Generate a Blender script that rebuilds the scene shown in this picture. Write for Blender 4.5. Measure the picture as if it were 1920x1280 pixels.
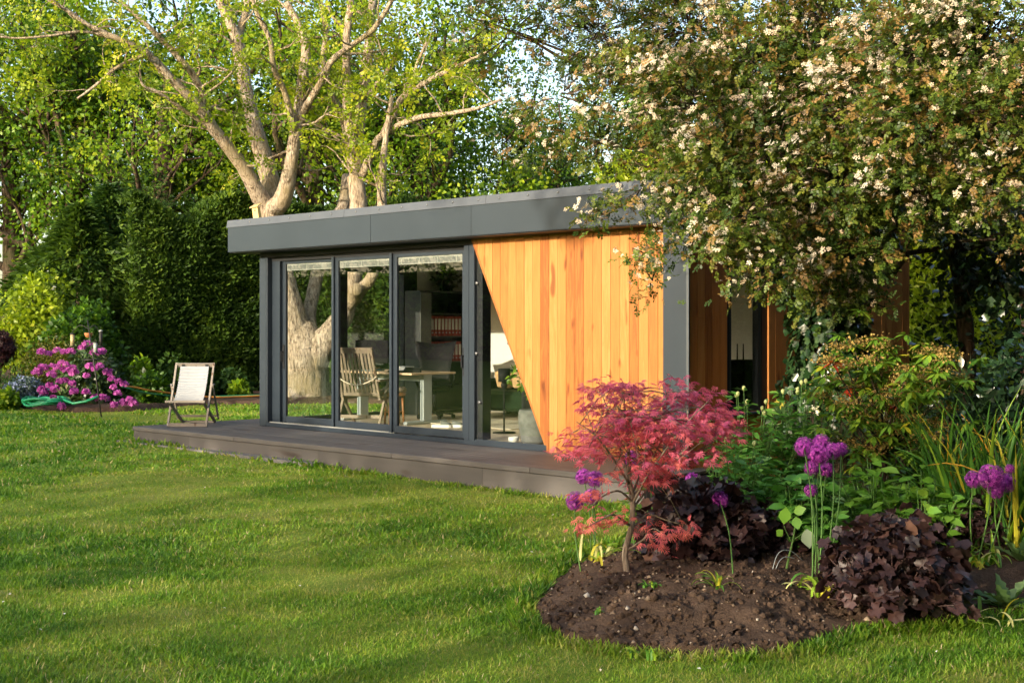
import bpy, math, random
import numpy as np
from mathutils import Vector
for o in list(bpy.data.objects): bpy.data.objects.remove(o)
SC = bpy.context.scene
COL = SC.collection
# ---------------------------------------------------------------- camera, sky, sun, exposure
FPX, CXP, HYP = 2458.0, 960.0, 611.0            # focal length, centre and horizon in photo pixels
TH = math.atan(FPX / 2530.0)                    # camera yaw away from the front wall's normal
CAM = np.array([15.652, -10.933]); EYE = 1.63
VD = np.array([-math.sin(TH), math.cos(TH)]); RD = np.array([math.cos(TH), math.sin(TH)])
cd = bpy.data.cameras.new('camera'); cam = bpy.data.objects.new('camera', cd); COL.objects.link(cam)
cam.location = (CAM[0], CAM[1], EYE); cam.rotation_euler = (math.pi / 2, 0, TH)
cd.sensor_width = 36.0; cd.lens = 36.0 * FPX / 1920.0
cd.shift_y = -(640.0 - HYP) / 1920.0
cd.clip_start = 0.1; cd.clip_end = 2000
SC.camera = cam
SUN_EL = math.radians(13.0)
SUN_AZ = math.radians(-1.5)                     # travel direction, turned from +Y towards +X
w = bpy.data.worlds.new('World'); SC.world = w; w.use_nodes = True
wn = w.node_tree.nodes; wl = w.node_tree.links
bg = wn['Background']; sky = wn.new('ShaderNodeTexSky'); sky.sky_type = 'NISHITA'
sky.sun_disc = False; sky.sun_elevation = SUN_EL
sky.sun_rotation = math.pi + SUN_AZ
sky.air_density = 0.9; sky.dust_density = 2.6; sky.ozone_density = 0.4
wl.new(sky.outputs[0], bg.inputs[0]); bg.inputs[1].default_value = 0.15
sd = bpy.data.lights.new('sun', 'SUN'); sun = bpy.data.objects.new('sun', sd); COL.objects.link(sun)
sd.energy = 2.2; sd.angle = math.radians(0.55); sd.color = (1.0, 0.885, 0.70)
dirv = Vector((math.sin(SUN_AZ) * math.cos(SUN_EL), math.cos(SUN_AZ) * math.cos(SUN_EL), -math.sin(SUN_EL)))
sun.rotation_euler = dirv.to_track_quat('-Z', 'Y').to_euler()
vs = SC.view_settings; vs.view_transform = 'Standard'; vs.look = 'None'; vs.gamma = 1.0
vs.exposure = 1.8; vs.use_curve_mapping = False
SC.render.engine = 'CYCLES'; cy = SC.cycles
cy.use_denoising = True; cy.max_bounces = 8; cy.transparent_max_bounces = 16
cy.diffuse_bounces = 3; cy.glossy_bounces = 3; cy.transmission_bounces = 4
cy.use_adaptive_sampling = True; cy.adaptive_threshold = 0.02
cy.caustics_reflective = False; cy.caustics_refractive = False
cy.sample_clamp_indirect = 6.0

# ---------------------------------------------------------------- helpers
def ray(x): return VD + RD * (x - CXP) / FPX
def at(x, y, t):
    p = CAM + ray(x) * t
    return np.array([p[0], p[1], EYE - (y - HYP) / FPX * t])
def gp(x, y, z=-0.04):
    return at(x, y, FPX * (EYE - z) / (y - HYP))
def rng(s): return np.random.default_rng(s)

class MB:
    """collects verts and faces for one mesh"""
    def __init__(s): s.v = []; s.f = []; s.m = []; s.sm = []
    def add(s, vs_, fs, mat=0, smooth=False):
        k = len(s.v); s.v.extend([tuple(map(float, q)) for q in vs_])
        for q in fs: s.f.append([k + i for i in q]); s.m.append(mat); s.sm.append(smooth)
        return s
    def box(s, a, b, mat=0, bev=0.0):
        x0, y0, z0 = a; x1, y1, z1 = b
        if x0 > x1: x0, x1 = x1, x0
        if y0 > y1: y0, y1 = y1, y0
        if z0 > z1: z0, z1 = z1, z0
        e = min(bev, (x1-x0)*.3, (y1-y0)*.3, (z1-z0)*.3)
        if e <= 0:
            V = [(x0,y0,z0),(x1,y0,z0),(x1,y1,z0),(x0,y1,z0),(x0,y0,z1),(x1,y0,z1),(x1,y1,z1),(x0,y1,z1)]
            return s.add(V, [(0,3,2,1),(4,5,6,7),(0,1,5,4),(1,2,6,5),(2,3,7,6),(3,0,4,7)], mat)
        V = []
        for X, sx in ((x0, 1), (x1, -1)):
            for Y, sy in ((y0, 1), (y1, -1)):
                for Z, sz in ((z0, 1), (z1, -1)):
                    V += [(X, Y+sy*e, Z+sz*e), (X+sx*e, Y, Z+sz*e), (X+sx*e, Y+sy*e, Z)]
        import itertools
        idx = lambda i, j, k, a: ((i*2+j)*2+k)*3+a
        F = []
        F.append([idx(0,0,0,0), idx(0,0,1,0), idx(0,1,1,0), idx(0,1,0,0)]); F.append([idx(1,0,0,0), idx(1,1,0,0), idx(1,1,1,0), idx(1,0,1,0)])
        F.append([idx(0,0,0,1), idx(1,0,0,1), idx(1,0,1,1), idx(0,0,1,1)]); F.append([idx(0,1,0,1), idx(0,1,1,1), idx(1,1,1,1), idx(1,1,0,1)])
        F.append([idx(0,0,0,2), idx(0,1,0,2), idx(1,1,0,2), idx(1,0,0,2)]); F.append([idx(0,0,1,2), idx(1,0,1,2), idx(1,1,1,2), idx(0,1,1,2)])
        for j in (0, 1):
            for k in (0, 1):
                F.append([idx(0,j,k,1), idx(1,j,k,1), idx(1,j,k,2), idx(0,j,k,2)])
        for i in (0, 1):
            for k in (0, 1):
                F.append([idx(i,0,k,0), idx(i,1,k,0), idx(i,1,k,2), idx(i,0,k,2)])
        for i in (0, 1):
            for j in (0, 1):
                F.append([idx(i,j,0,0), idx(i,j,1,0), idx(i,j,1,1), idx(i,j,0,1)])
        for i in (0, 1):
            for j in (0, 1):
                for k in (0, 1): F.append([idx(i,j,k,0), idx(i,j,k,1), idx(i,j,k,2)])
        return s.add(V, F, mat)
    def bar(s, p, q, wd, th, up=(0,0,1), mat=0):
        """rectangular bar from p to q"""
        p = Vector(p); q = Vector(q); d = (q-p).normalized(); u = Vector(up)
        sd_ = d.cross(u)
        if sd_.length < 1e-4: sd_ = d.cross(Vector((1,0,0)))
        sd_.normalize(); n = sd_.cross(d)
        V = []
        for c in (p, q):
            for a, b in ((-1,-1),(1,-1),(1,1),(-1,1)): V.append(c + sd_*a*wd/2 + n*b*th/2)
        return s.add(V, [(0,1,2,3),(7,6,5,4),(0,4,5,1),(1,5,6,2),(2,6,7,3),(3,7,4,0)], mat)
    def tube(s, pts, rad, n=8, mat=0, cap=True, wob=0.0, rs=None):
        V, F = tube_arrays(pts, rad, n, cap, wob, rs)
        return s.add(V, F, mat, True)
    def lathe(s, prof, c=(0,0,0), n=20, mat=0, smooth=True):
        V = []; F = []
        for r_, z in prof:
            for i in range(n):
                a = 2*math.pi*i/n; V.append((c[0]+r_*math.cos(a), c[1]+r_*math.sin(a), c[2]+z))
        for j in range(len(prof)-1):
            for i in range(n):
                F.append((j*n+i, j*n+(i+1)%n, (j+1)*n+(i+1)%n, (j+1)*n+i))
        F.append(tuple(range(n))[::-1]); F.append(tuple((len(prof)-1)*n+i for i in range(n)))
        return s.add(V, F, mat, smooth)
    def build(s, name, mats, parent=None, loc=None):
        me = bpy.data.meshes.new(name); me.from_pydata(s.v, [], s.f)
        if not isinstance(mats, (list, tuple)): mats = [mats]
        for m in mats: me.materials.append(m)
        if len(mats) > 1: me.polygons.foreach_set('material_index', s.m)
        if any(s.sm): me.polygons.foreach_set('use_smooth', s.sm)
        me.update()
        return link(name, me, parent, loc)

def link(name, me, parent=None, loc=None):
    o = bpy.data.objects.new(name, me); COL.objects.link(o)
    if parent is not None: o.parent = parent
    if loc is not None: o.location = loc
    return o
def tag(o, label=None, cat=None, group=None, kind=None):
    if label: o['label'] = label
    if cat: o['category'] = cat
    if group: o['group'] = group
    if kind: o['kind'] = kind
    return o
def thing(name, label, cat, loc=(0,0,0), rz=0.0, group=None):
    o = bpy.data.objects.new(name, None); COL.objects.link(o)
    o.location = tuple(float(q) for q in loc); o.rotation_euler = (0, 0, rz); o.empty_display_size = .1
    return tag(o, label, cat, group)
def copy_tree(o, parent=None):
    c = o.copy(); COL.objects.link(c); c.parent = parent
    for ch in list(o.children):
        copy_tree(ch, c)
    return c

def tube_arrays(pts, rad, n=8, cap=True, wob=0.0, rs=None):
    P = np.asarray(pts, float); m = len(P); R = np.broadcast_to(np.asarray(rad, float), (m,))
    T = np.gradient(P, axis=0); T /= (np.linalg.norm(T, axis=1, keepdims=True) + 1e-9)
    u = np.cross(T[0], [0.31, 0.17, 0.93]); u /= np.linalg.norm(u) + 1e-9
    a = np.arange(n) * 2*math.pi/n; ca = np.cos(a)[:, None]; sa = np.sin(a)[:, None]
    V = np.empty((m*n, 3))
    for i in range(m):
        u = u - T[i]*np.dot(u, T[i]); u /= np.linalg.norm(u) + 1e-9
        b = np.cross(T[i], u); rr = R[i]
        if wob: rr = rr * (1 + wob*rs.uniform(-1, 1, n))[:, None]
        V[i*n:(i+1)*n] = P[i] + (u*ca + b*sa)*rr
    F = []
    for i in range(m-1):
        for j in range(n):
            k = (j+1) % n; F.append((i*n+j, i*n+k, (i+1)*n+k, (i+1)*n+j))
    if cap: F.append(tuple(range(n))[::-1]); F.append(tuple((m-1)*n+j for j in range(n)))
    return V, F
def smooth_path(pts, rad, k=4):
    """Catmull-Rom resample of a control polyline and its radii"""
    P = np.asarray(pts, float); R = np.asarray(rad, float)
    if len(P) < 3: 
        t = np.linspace(0, 1, k+1)[:, None]; return P[0]*(1-t)+P[-1]*t, R[0]*(1-t[:,0])+R[-1]*t[:,0]
    Q = np.vstack([2*P[0]-P[1], P, 2*P[-1]-P[-2]]); o = []; ro = []
    for i in range(1, len(Q)-2):
        for j in range(k):
            t = j/k; a, b, c, d = Q[i-1:i+3]
            o.append(.5*((2*b)+(-a+c)*t+(2*a-5*b+4*c-d)*t*t+(-a+3*b-3*c+d)*t**3)); ro.append(R[i-1]*(1-t)+R[i]*t)
    o.append(P[-1]); ro.append(R[-1])
    return np.array(o), np.array(ro)

def vnoise(x, y, s=0):
    """value noise on a lattice, 0..1"""
    xi = np.floor(x).astype(np.int64); yi = np.floor(y).astype(np.int64)
    fx = x-xi; fy = y-yi; fx = fx*fx*(3-2*fx); fy = fy*fy*(3-2*fy)
    def h(a, b):
        q = (a*374761393 + b*668265263 + s*974634777) & 0xffffffff
        q = ((q ^ (q >> 13)) * 1274126177) & 0xffffffff
        return ((q ^ (q >> 16)) & 0xffff) / 65535.0
    return (h(xi,yi)*(1-fx)+h(xi+1,yi)*fx)*(1-fy)+(h(xi,yi+1)*(1-fx)+h(xi+1,yi+1)*fx)*fy
def fbm(x, y, s=0, o=3):
    r_ = 0; a = .5; t = 0
    for i in range(o): r_ = r_ + a*vnoise(x*2**i, y*2**i, s+i); t += a; a *= .5
    return r_/t

# leaf templates: x across, y along, z normal
def T_diamond(wd=.34, c=.45, fold=.09):
    return np.array([(0,0,0),(wd,c,fold),(0,1,0),(-wd,c,fold)]), [(0,1,2),(0,2,3)]
def T_oval(wd=.3, fold=.06, droop=.12):
    return np.array([(0,0,0),(wd*.8,.28,fold),(wd,.58,fold-droop*.4),(0,1,-droop),(-wd,.58,fold-droop*.4),(-wd*.8,.28,fold),(0,.5,0)]), \
        [(0,1,2,6),(6,2,3),(0,6,4,5),(6,3,4)]
def T_lobed():
    return np.array([(0,0,0),(.22,.2,.03),(.48,.42,.05),(.2,.5,.02),(.34,.8,.02),(0,1,-.05),(-.34,.8,.02),(-.2,.5,.02),(-.48,.42,.05),(-.22,.2,.03)]), \
        [(0,1,2,3),(0,3,4,5),(0,5,6,7),(0,7,8,9)]
def T_star(n=7, spread=2.5, wd=.075):
    V = []; F = []
    for i in range(n):
        q = (i-(n-1)/2)/((n-1)/2); a = q*spread/2*1.0; L = 1-.5*abs(q)**1.6
        d = np.array([math.sin(a), math.cos(a)]); p = np.array([d[1], -d[0]])
        b = len(V); z = -.16*L*(.6+.4*abs(q))
        V += [(0,0,0), tuple(d*L*.5+p*wd)+(.02,), tuple(d*L)+(z,), tuple(d*L*.5-p*wd)+(.02,)]
        F += [(b,b+1,b+2),(b,b+2,b+3)]
    return np.array(V), F
def T_blossom(n=5):
    V = [(0,0,-.08)]; 
    for i in range(n):
        a = 2*math.pi*i/n; V += [(math.cos(a-.42)*.8, math.sin(a-.42)*.8, .1), (math.cos(a)*1.0, math.sin(a)*1.0, .16), (math.cos(a+.42)*.8, math.sin(a+.42)*.8, .1)]
    return np.array(V)*.5, [(0,1+3*i,2+3*i,3+3*i) for i in range(n)]
def T_spray(n=7, L=1.0, leaf=.42, wd=.30, seed=1):
    """a short twig carrying n leaves, one rigid piece"""
    r_ = rng(seed); V = [(-.010,0,0),(.010,0,0),(0,L,.02)]; F = [(0,1,2)]
    for i in range(n):
        u = .12+.88*i/(n-1); s = 1 if i % 2 else -1; a = s*r_.uniform(.6,1.15) if i < n-1 else r_.uniform(-.2,.2); q = leaf*r_.uniform(.75,1.2)
        d = np.array([math.sin(a), math.cos(a), r_.uniform(-.35,.25)]); p = np.array([math.cos(a), -math.sin(a), r_.uniform(-.3,.3)]); c = np.array([0, u*L, .02*u]); nz = np.array([0,0,1.])
        b = len(V); V += [tuple(c), tuple(c+d*q*.6+p*q*wd*1.15+nz*.03), tuple(c+d*q), tuple(c+d*q*.6-p*q*wd*1.15+nz*.03)]
        F += [(b,b+1,b+2),(b,b+2,b+3)]
    return np.array(V), F
def T_corymb(n=11, seed=1):
    """flat dome of small five-petalled flowers"""
    r_ = rng(seed); V = []; F = []
    for i in range(n):
        a = i*2.4; rr = .5*math.sqrt(i/n); c = np.array([math.cos(a)*rr, math.sin(a)*rr, .16-.5*rr*rr+r_.uniform(-.04,.04)]); q = r_.uniform(.12,.17); t = r_.normal(size=2)*.35; b = len(V)
        for j in range(5):
            e = j*math.pi/2.5+i; w_ = q*r_.uniform(.8,1.1); x, y = math.cos(e)*w_, math.sin(e)*w_; V.append((c[0]+x, c[1]+y, c[2]+x*t[0]+y*t[1]))
        F.append(tuple(b+j for j in range(5)))
    return np.array(V), F
def T_ruffle(n=14, seed=1):
    r_ = rng(seed); V = [(0,.42,-.06)]
    for i in range(n):
        a = 2*math.pi*i/n-math.pi/2; rr = .5*(1.0+(.16 if i % 2 else -.12)); 
        if i == 0: rr = .12
        V.append((math.cos(a)*rr, .5+math.sin(a)*rr, r_.uniform(-.1,.13)))
    return np.array(V), [(0,1+i,1+(i+1) % n) for i in range(n)]

def norm(a): return a/(np.linalg.norm(a, axis=-1, keepdims=True)+1e-9)
def cloud_arrays(tmpl, P, D, N, S):
    """one leaf template at every P, pointing along D with normal N and size S"""
    TV, TF = tmpl; P = np.asarray(P, float); n = len(P)
    D = norm(np.asarray(D, float)); N = np.asarray(N, float); X = norm(np.cross(D, N)); N = np.cross(X, D)
    S = np.broadcast_to(np.asarray(S, float), (n,))[:, None, None]
    V = P[:, None, :] + S*(TV[None, :, 0, None]*X[:, None, :] + TV[None, :, 1, None]*D[:, None, :] + TV[None, :, 2, None]*N[:, None, :])
    return V, TF
def cloud(name, mat, parts, parent=None, smooth=False, kind=None):
    """parts: list of (template, P, D, N, S, rnd); one mesh with a per-leaf random attribute"""
    Vs = []; loops = []; cnt = []; rn = []; mi = []; base = 0
    for pt in parts:
        tm, P, D, N, S, rd = pt[:6]; mid = pt[6] if len(pt) > 6 else 0
        if len(P) == 0: continue
        V, TF = cloud_arrays(tm, P, D, N, S); n, k = V.shape[:2]
        Vs.append(V.reshape(-1, 3)); off = base + np.arange(n)[:, None]*k
        fl = np.concatenate([np.array(q) for q in TF]); fc = np.array([len(q) for q in TF])
        loops.append((off + fl[None, :]).ravel()); cnt.append(np.tile(fc, n))
        rn.append(np.repeat(np.asarray(rd, float), k)); mi.append(np.full(n*len(TF), mid)); base += n*k
    V = np.concatenate(Vs); L = np.concatenate(loops); C = np.concatenate(cnt); A = np.concatenate(rn); MI = np.concatenate(mi)
    me = bpy.data.meshes.new(name); me.vertices.add(len(V)); me.vertices.foreach_set('co', V.astype(np.float32).ravel())
    me.loops.add(len(L)); me.loops.foreach_set('vertex_index', L.astype(np.int32))
    me.polygons.add(len(C)); st = np.concatenate([[0], np.cumsum(C)[:-1]]); me.polygons.foreach_set('loop_start', st.astype(np.int32))
    if smooth: me.polygons.foreach_set('use_smooth', np.ones(len(C), bool))
    me.update(calc_edges=True)
    at_ = me.attributes.new('rnd', 'FLOAT', 'POINT'); at_.data.foreach_set('value', A.astype(np.float32))
    ml = mat if isinstance(mat, (list, tuple)) else [mat]
    for m in ml: me.materials.append(m)
    if len(ml) > 1: me.polygons.foreach_set('material_index', MI.astype(np.int32))
    o = link(name, me, parent)
    if kind: o['kind'] = kind
    return o
def rdir(r_, n): return norm(r_.normal(size=(n, 3)))
def in_poly(px, py, poly):
    c = np.zeros(len(px), bool); j = len(poly)-1
    for i in range(len(poly)):
        xi, yi = poly[i]; xj, yj = poly[j]
        c ^= ((yi > py) != (yj > py)) & (px < (xj-xi)*(py-yi)/(yj-yi+1e-12)+xi); j = i
    return c
def poly_dist(px, py, poly):
    d = np.full(len(px), 1e9)
    for i in range(len(poly)):
        a = np.array(poly[i-1]); b = np.array(poly[i]); ab = b-a
        t = np.clip(((px-a[0])*ab[0]+(py-a[1])*ab[1])/(ab@ab+1e-12), 0, 1)
        d = np.minimum(d, np.hypot(px-a[0]-t*ab[0], py-a[1]-t*ab[1]))
    return d

# ---------------------------------------------------------------- materials
def NT(name):
    m = bpy.data.materials.new(name); m.use_nodes = True; nt = m.node_tree
    return m, nt, nt.nodes, nt.links, nt.nodes['Principled BSDF']
def ramp(n, stops):
    r_ = n.new('ShaderNodeValToRGB'); e = r_.color_ramp.elements
    while len(e) < len(stops): e.new(.5)
    for q, (p, c) in zip(e, stops): q.position = p; q.color = (*c, 1)
    return r_
def coords(n, l, scale=(1,1,1), obj=True):
    tc = n.new('ShaderNodeTexCoord'); mp = n.new('ShaderNodeMapping'); mp.inputs['Scale'].default_value = scale
    l.new(tc.outputs['Object' if obj else 'Generated'], mp.inputs[0]); return mp.outputs[0]
def noise(n, l, vec, sc=5, det=4, rough=.55, dist=0):
    q = n.new('ShaderNodeTexNoise'); q.inputs['Scale'].default_value = sc; q.inputs['Detail'].default_value = det
    q.inputs['Roughness'].default_value = rough; q.inputs['Distortion'].default_value = dist
    if vec is not None: l.new(vec, q.inputs['Vector'])
    return q
def bump(n, l, h, b, s=.3, d=.01):
    q = n.new('ShaderNodeBump'); q.inputs['Strength'].default_value = s; q.inputs['Distance'].default_value = d
    l.new(h, q.inputs['Height']); l.new(q.outputs[0], b.inputs['Normal']); return q
def plain(name, col, rough=.5, metal=0, spec=.5, var=.08, sc=6, bmp=0.0, bsc=60, stretch=(1,1,1)):
    m, nt, n, l, b = NT(name)
    vec = coords(n, l, stretch); q = noise(n, l, vec, sc, 5)
    c0 = tuple(max(0, c*(1-var*1.6)) for c in col); c1 = tuple(min(1, c*(1+var*1.4)) for c in col)
    r_ = ramp(n, [(.3, c0), (.7, c1)]); l.new(q.outputs[0], r_.inputs[0]); l.new(r_.outputs[0], b.inputs['Base Color'])
    b.inputs['Roughness'].default_value = rough; b.inputs['Metallic'].default_value = metal; b.inputs['Specular IOR Level'].default_value = spec
    if bmp:
        q2 = noise(n, l, vec, bsc, 4); bump(n, l, q2.outputs[0], b, bmp, .01)
    return m
def leafm(name, stops, trans=.3, rough=.45, spec=.35, tcol=None):
    m, nt, n, l, b = NT(name)
    a = n.new('ShaderNodeAttribute'); a.attribute_name = 'rnd'
    r_ = ramp(n, stops); l.new(a.outputs['Fac'], r_.inputs[0])
    q = noise(n, l, coords(n, l), 1.3, 2); mx = n.new('ShaderNodeMix'); mx.data_type = 'RGBA'; mx.blend_type = 'MULTIPLY'
    mx.inputs[0].default_value = .55; rr = ramp(n, [(.3, (.7,.72,.7)), (.7, (1.15,1.12,1.0))]); l.new(q.outputs[0], rr.inputs[0])
    l.new(r_.outputs[0], mx.inputs[6]); l.new(rr.outputs[0], mx.inputs[7])
    l.new(mx.outputs[2], b.inputs['Base Color']); b.inputs['Roughness'].default_value = rough; b.inputs['Specular IOR Level'].default_value = spec
    if trans > 0:
        t = n.new('ShaderNodeBsdfTranslucent'); g = n.new('ShaderNodeMix'); g.data_type = 'RGBA'; g.blend_type = 'MULTIPLY'; g.inputs[0].default_value = 1
        l.new(mx.outputs[2], g.inputs[6]); g.inputs[7].default_value = (*(tcol or (1.3, 1.25, .6)), 1); l.new(g.outputs[2], t.inputs[0])
        ms = n.new('ShaderNodeMixShader'); ms.inputs[0].default_value = trans
        l.new(b.outputs[0], ms.inputs[1]); l.new(t.outputs[0], ms.inputs[2]); l.new(ms.outputs[0], n['Material Output'].inputs[0])
    return m
def barkm(name, c0, c1, c2, sc=9, strength=.9, dist=.04, moss=None):
    m, nt, n, l, b = NT(name)
    vec = coords(n, l, (1, 1, .2)); q = noise(n, l, vec, sc, 6, .7, .8)
    r_ = ramp(n, [(.40, c0), (.50, c1), (.62, c2)]); l.new(q.outputs[0], r_.inputs[0])
    v2 = noise(n, l, coords(n, l), 1.1, 3); mx = n.new('ShaderNodeMix'); mx.data_type = 'RGBA'
    rm = ramp(n, [(.5, (0,0,0)), (.66, (.8,.8,.8))]); l.new(v2.outputs[0], rm.inputs[0]); l.new(rm.outputs[0], mx.inputs[0])
    l.new(r_.outputs[0], mx.inputs[6]); mx.inputs[7].default_value = (*(moss or c1), 1)
    l.new(mx.outputs[2], b.inputs['Base Color']); b.inputs['Roughness'].default_value = .9; b.inputs['Specular IOR Level'].default_value = .15
    bump(n, l, q.outputs[0], b, strength, dist)
    return m
def glassm(name, tint=(.93,.97,.95), boost=1.0):
    """thin pane: clear transmission plus a fresnel mirror"""
    m, nt, n, l, b = NT(name); n.remove(b)
    t = n.new('ShaderNodeBsdfTransparent'); t.inputs[0].default_value = (*tint, 1)
    g = n.new('ShaderNodeBsdfGlossy'); g.inputs['Roughness'].default_value = .004; g.inputs[0].default_value = (.95,.97,1,1)
    fr = n.new('ShaderNodeFresnel'); ge = n.new('ShaderNodeNewGeometry'); mr = n.new('ShaderNodeMapRange')
    mr.inputs['To Min'].default_value = 1.5; mr.inputs['To Max'].default_value = 1/1.5
    l.new(ge.outputs['Backfacing'], mr.inputs['Value']); l.new(mr.outputs[0], fr.inputs['IOR'])
    mu = n.new('ShaderNodeMath'); mu.operation = 'MULTIPLY'; mu.inputs[1].default_value = boost; l.new(fr.outputs[0], mu.inputs[0])
    ms = n.new('ShaderNodeMixShader'); l.new(mu.outputs[0], ms.inputs[0]); l.new(t.outputs[0], ms.inputs[1]); l.new(g.outputs[0], ms.inputs[2])
    l.new(ms.outputs[0], n['Material Output'].inputs[0]); return m
def woodm(name, cols, axis='z', rough=.5, sc=1.0, grain=.5, spec=.3):
    """planed board: per-object tone, long grain along one axis, a few knots"""
    m, nt, n, l, b = NT(name)
    k = {'x': (.07,1,1), 'y': (1,.07,1), 'z': (1,1,.07)}[axis]
    oi = n.new('ShaderNodeObjectInfo'); tc = n.new('ShaderNodeTexCoord'); ad = n.new('ShaderNodeVectorMath'); ad.operation = 'ADD'
    ml = n.new('ShaderNodeVectorMath'); ml.operation = 'SCALE'; ml.inputs[0].default_value = (17, 31, 23); l.new(oi.outputs['Random'], ml.inputs['Scale'])
    l.new(tc.outputs['Object'], ad.inputs[0]); l.new(ml.outputs[0], ad.inputs[1])
    mp = n.new('ShaderNodeMapping'); mp.inputs['Scale'].default_value = k; l.new(ad.outputs[0], mp.inputs[0])
    q = noise(n, l, mp.outputs[0], 26*sc, 6, .62, 1.4); fine = noise(n, l, mp.outputs[0], 130*sc, 3, .6)
    r_ = ramp(n, cols); 
    mixv = n.new('ShaderNodeMath'); mixv.operation = 'MULTIPLY_ADD'; mixv.inputs[1].default_value = grain; 
    sub = n.new('ShaderNodeMath'); sub.operation = 'SUBTRACT'; sub.inputs[1].default_value = .5; l.new(q.outputs[0], sub.inputs[0])
    l.new(sub.outputs[0], mixv.inputs[0]); l.new(oi.outputs['Random'], mixv.inputs[2]); l.new(mixv.outputs[0], r_.inputs[0])
    kn = noise(n, l, coords(n, l, tuple(1 if a == 1 else .3 for a in k)), 9*sc, 1); kr = ramp(n, [(.655, (1,1,1)), (.70, (.72,.6,.5)), (.745, (.34,.22,.15))]); l.new(kn.outputs[0], kr.inputs[0])
    mx = n.new('ShaderNodeMix'); mx.data_type = 'RGBA'; mx.blend_type = 'MULTIPLY'; mx.inputs[0].default_value = .8
    l.new(r_.outputs[0], mx.inputs[6]); l.new(kr.outputs[0], mx.inputs[7]); l.new(mx.outputs[2], b.inputs['Base Color'])
    b.inputs['Roughness'].default_value = rough; b.inputs['Specular IOR Level'].default_value = spec
    bump(n, l, fine.outputs[0], b, .18, .003)
    return m
# ---------------------------------------------------------------- ground, lawn and soil
def gz(x, y):
    """height of the natural ground"""
    x = np.asarray(x, float); y = np.asarray(y, float)
    s = np.clip((x+1)/8.0, 0, 1); s = s*s*(3-2*s)
    und = (fbm(x*.35+50, y*.35+50, 3)-.5)*.05 * np.clip((np.hypot(x-3, y+.6)-0)/6, .15, 1)
    return -.05*s + und
BED = [gp(*q)[:2] for q in ((1000,1128),(1012,1165),(1060,1190),(1150,1205),(1260,1215),(1400,1217),(1490,1208),(1565,1186),(1620,1170),(1700,1172),(1790,1160),(1919,1146))]
BED += [np.array(q) for q in ((13.6,-2.5),(14.5,1.5),(13,6),(8.0,6.2),(8.0,-1.4),(8.8,-2.3),(9.45,-3.5))] + [gp(*q)[:2] for q in ((1120,1030),(1052,1075))]
BACKBED = [gp(*q, z=0)[:2] for q in ((-160,752),(0,758),(60,766),(150,771),(250,769),(300,764),(345,759),(420,757),(487,757))] + \
          [np.array(q) for q in ((-7.0,5.2),(-6.7,6.6),(-4,7.8),(3,8.2),(8,8.2),(8,14),(-40,14),(-40,0))]
def soil_h(x, y):
    d = poly_dist(x, y, BED); i = in_poly(x, y, BED)
    m = np.clip(d/.55, 0, 1); m = m*m*(3-2*m)
    return np.where(i, -.035 + .15*m + (fbm(x*6, y*6, 9, 4)-.5)*.11*np.clip(d/.12, 0, 1) + (vnoise(x*26, y*26, 4)-.5)*.03*np.clip(d/.1, 0, 1), -.3)
m, nt, n, l, b = NT('lawn_soil')
vec = coords(n, l); q = noise(n, l, vec, .9, 5, .6); q2 = noise(n, l, vec, 45, 4, .7)
r_ = ramp(n, [(.25,(.085,.16,.014)),(.45,(.15,.24,.024)),(.6,(.22,.255,.045)),(.75,(.29,.265,.09))]); 
ma = n.new('ShaderNodeMath'); ma.operation = 'MULTIPLY_ADD'; ma.inputs[1].default_value = .55; l.new(q2.outputs[0], ma.inputs[0])
mb_ = n.new('ShaderNodeMath'); mb_.operation = 'MULTIPLY'; mb_.inputs[1].default_value = .5; l.new(q.outputs[0], mb_.inputs[0]); l.new(mb_.outputs[0], ma.inputs[2])
l.new(ma.outputs[0], r_.inputs[0]); l.new(r_.outputs[0], b.inputs['Base Color']); b.inputs['Roughness'].default_value = .95; b.inputs['Specular IOR Level'].default_value = .1
bump(n, l, q2.outputs[0], b, .8, .03); M_LAWN = m
m, nt, n, l, b = NT('soil'); vec = coords(n, l)
q = noise(n, l, vec, 9, 6, .7); q2 = noise(n, l, vec, 70, 5, .75)
r_ = ramp(n, [(.3,(.040,.024,.015)),(.5,(.095,.060,.040)),(.7,(.16,.108,.075))]); ma = n.new('ShaderNodeMath'); ma.operation = 'ADD'; ma.use_clamp = True
mb_ = n.new('ShaderNodeMath'); mb_.operation = 'MULTIPLY'; mb_.inputs[1].default_value = .5; l.new(q.outputs[0], mb_.inputs[0])
mc = n.new('ShaderNodeMath'); mc.operation = 'MULTIPLY'; mc.inputs[1].default_value = .5; l.new(q2.outputs[0], mc.inputs[0])
l.new(mb_.outputs[0], ma.inputs[0]); l.new(mc.outputs[0], ma.inputs[1]); l.new(ma.outputs[0], r_.inputs[0]); l.new(r_.outputs[0], b.inputs['Base Color'])
b.inputs['Roughness'].default_value = .95; b.inputs['Specular IOR Level'].default_value = .15; bump(n, l, ma.outputs[0], b, 1.0, .04); M_SOIL = m

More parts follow.
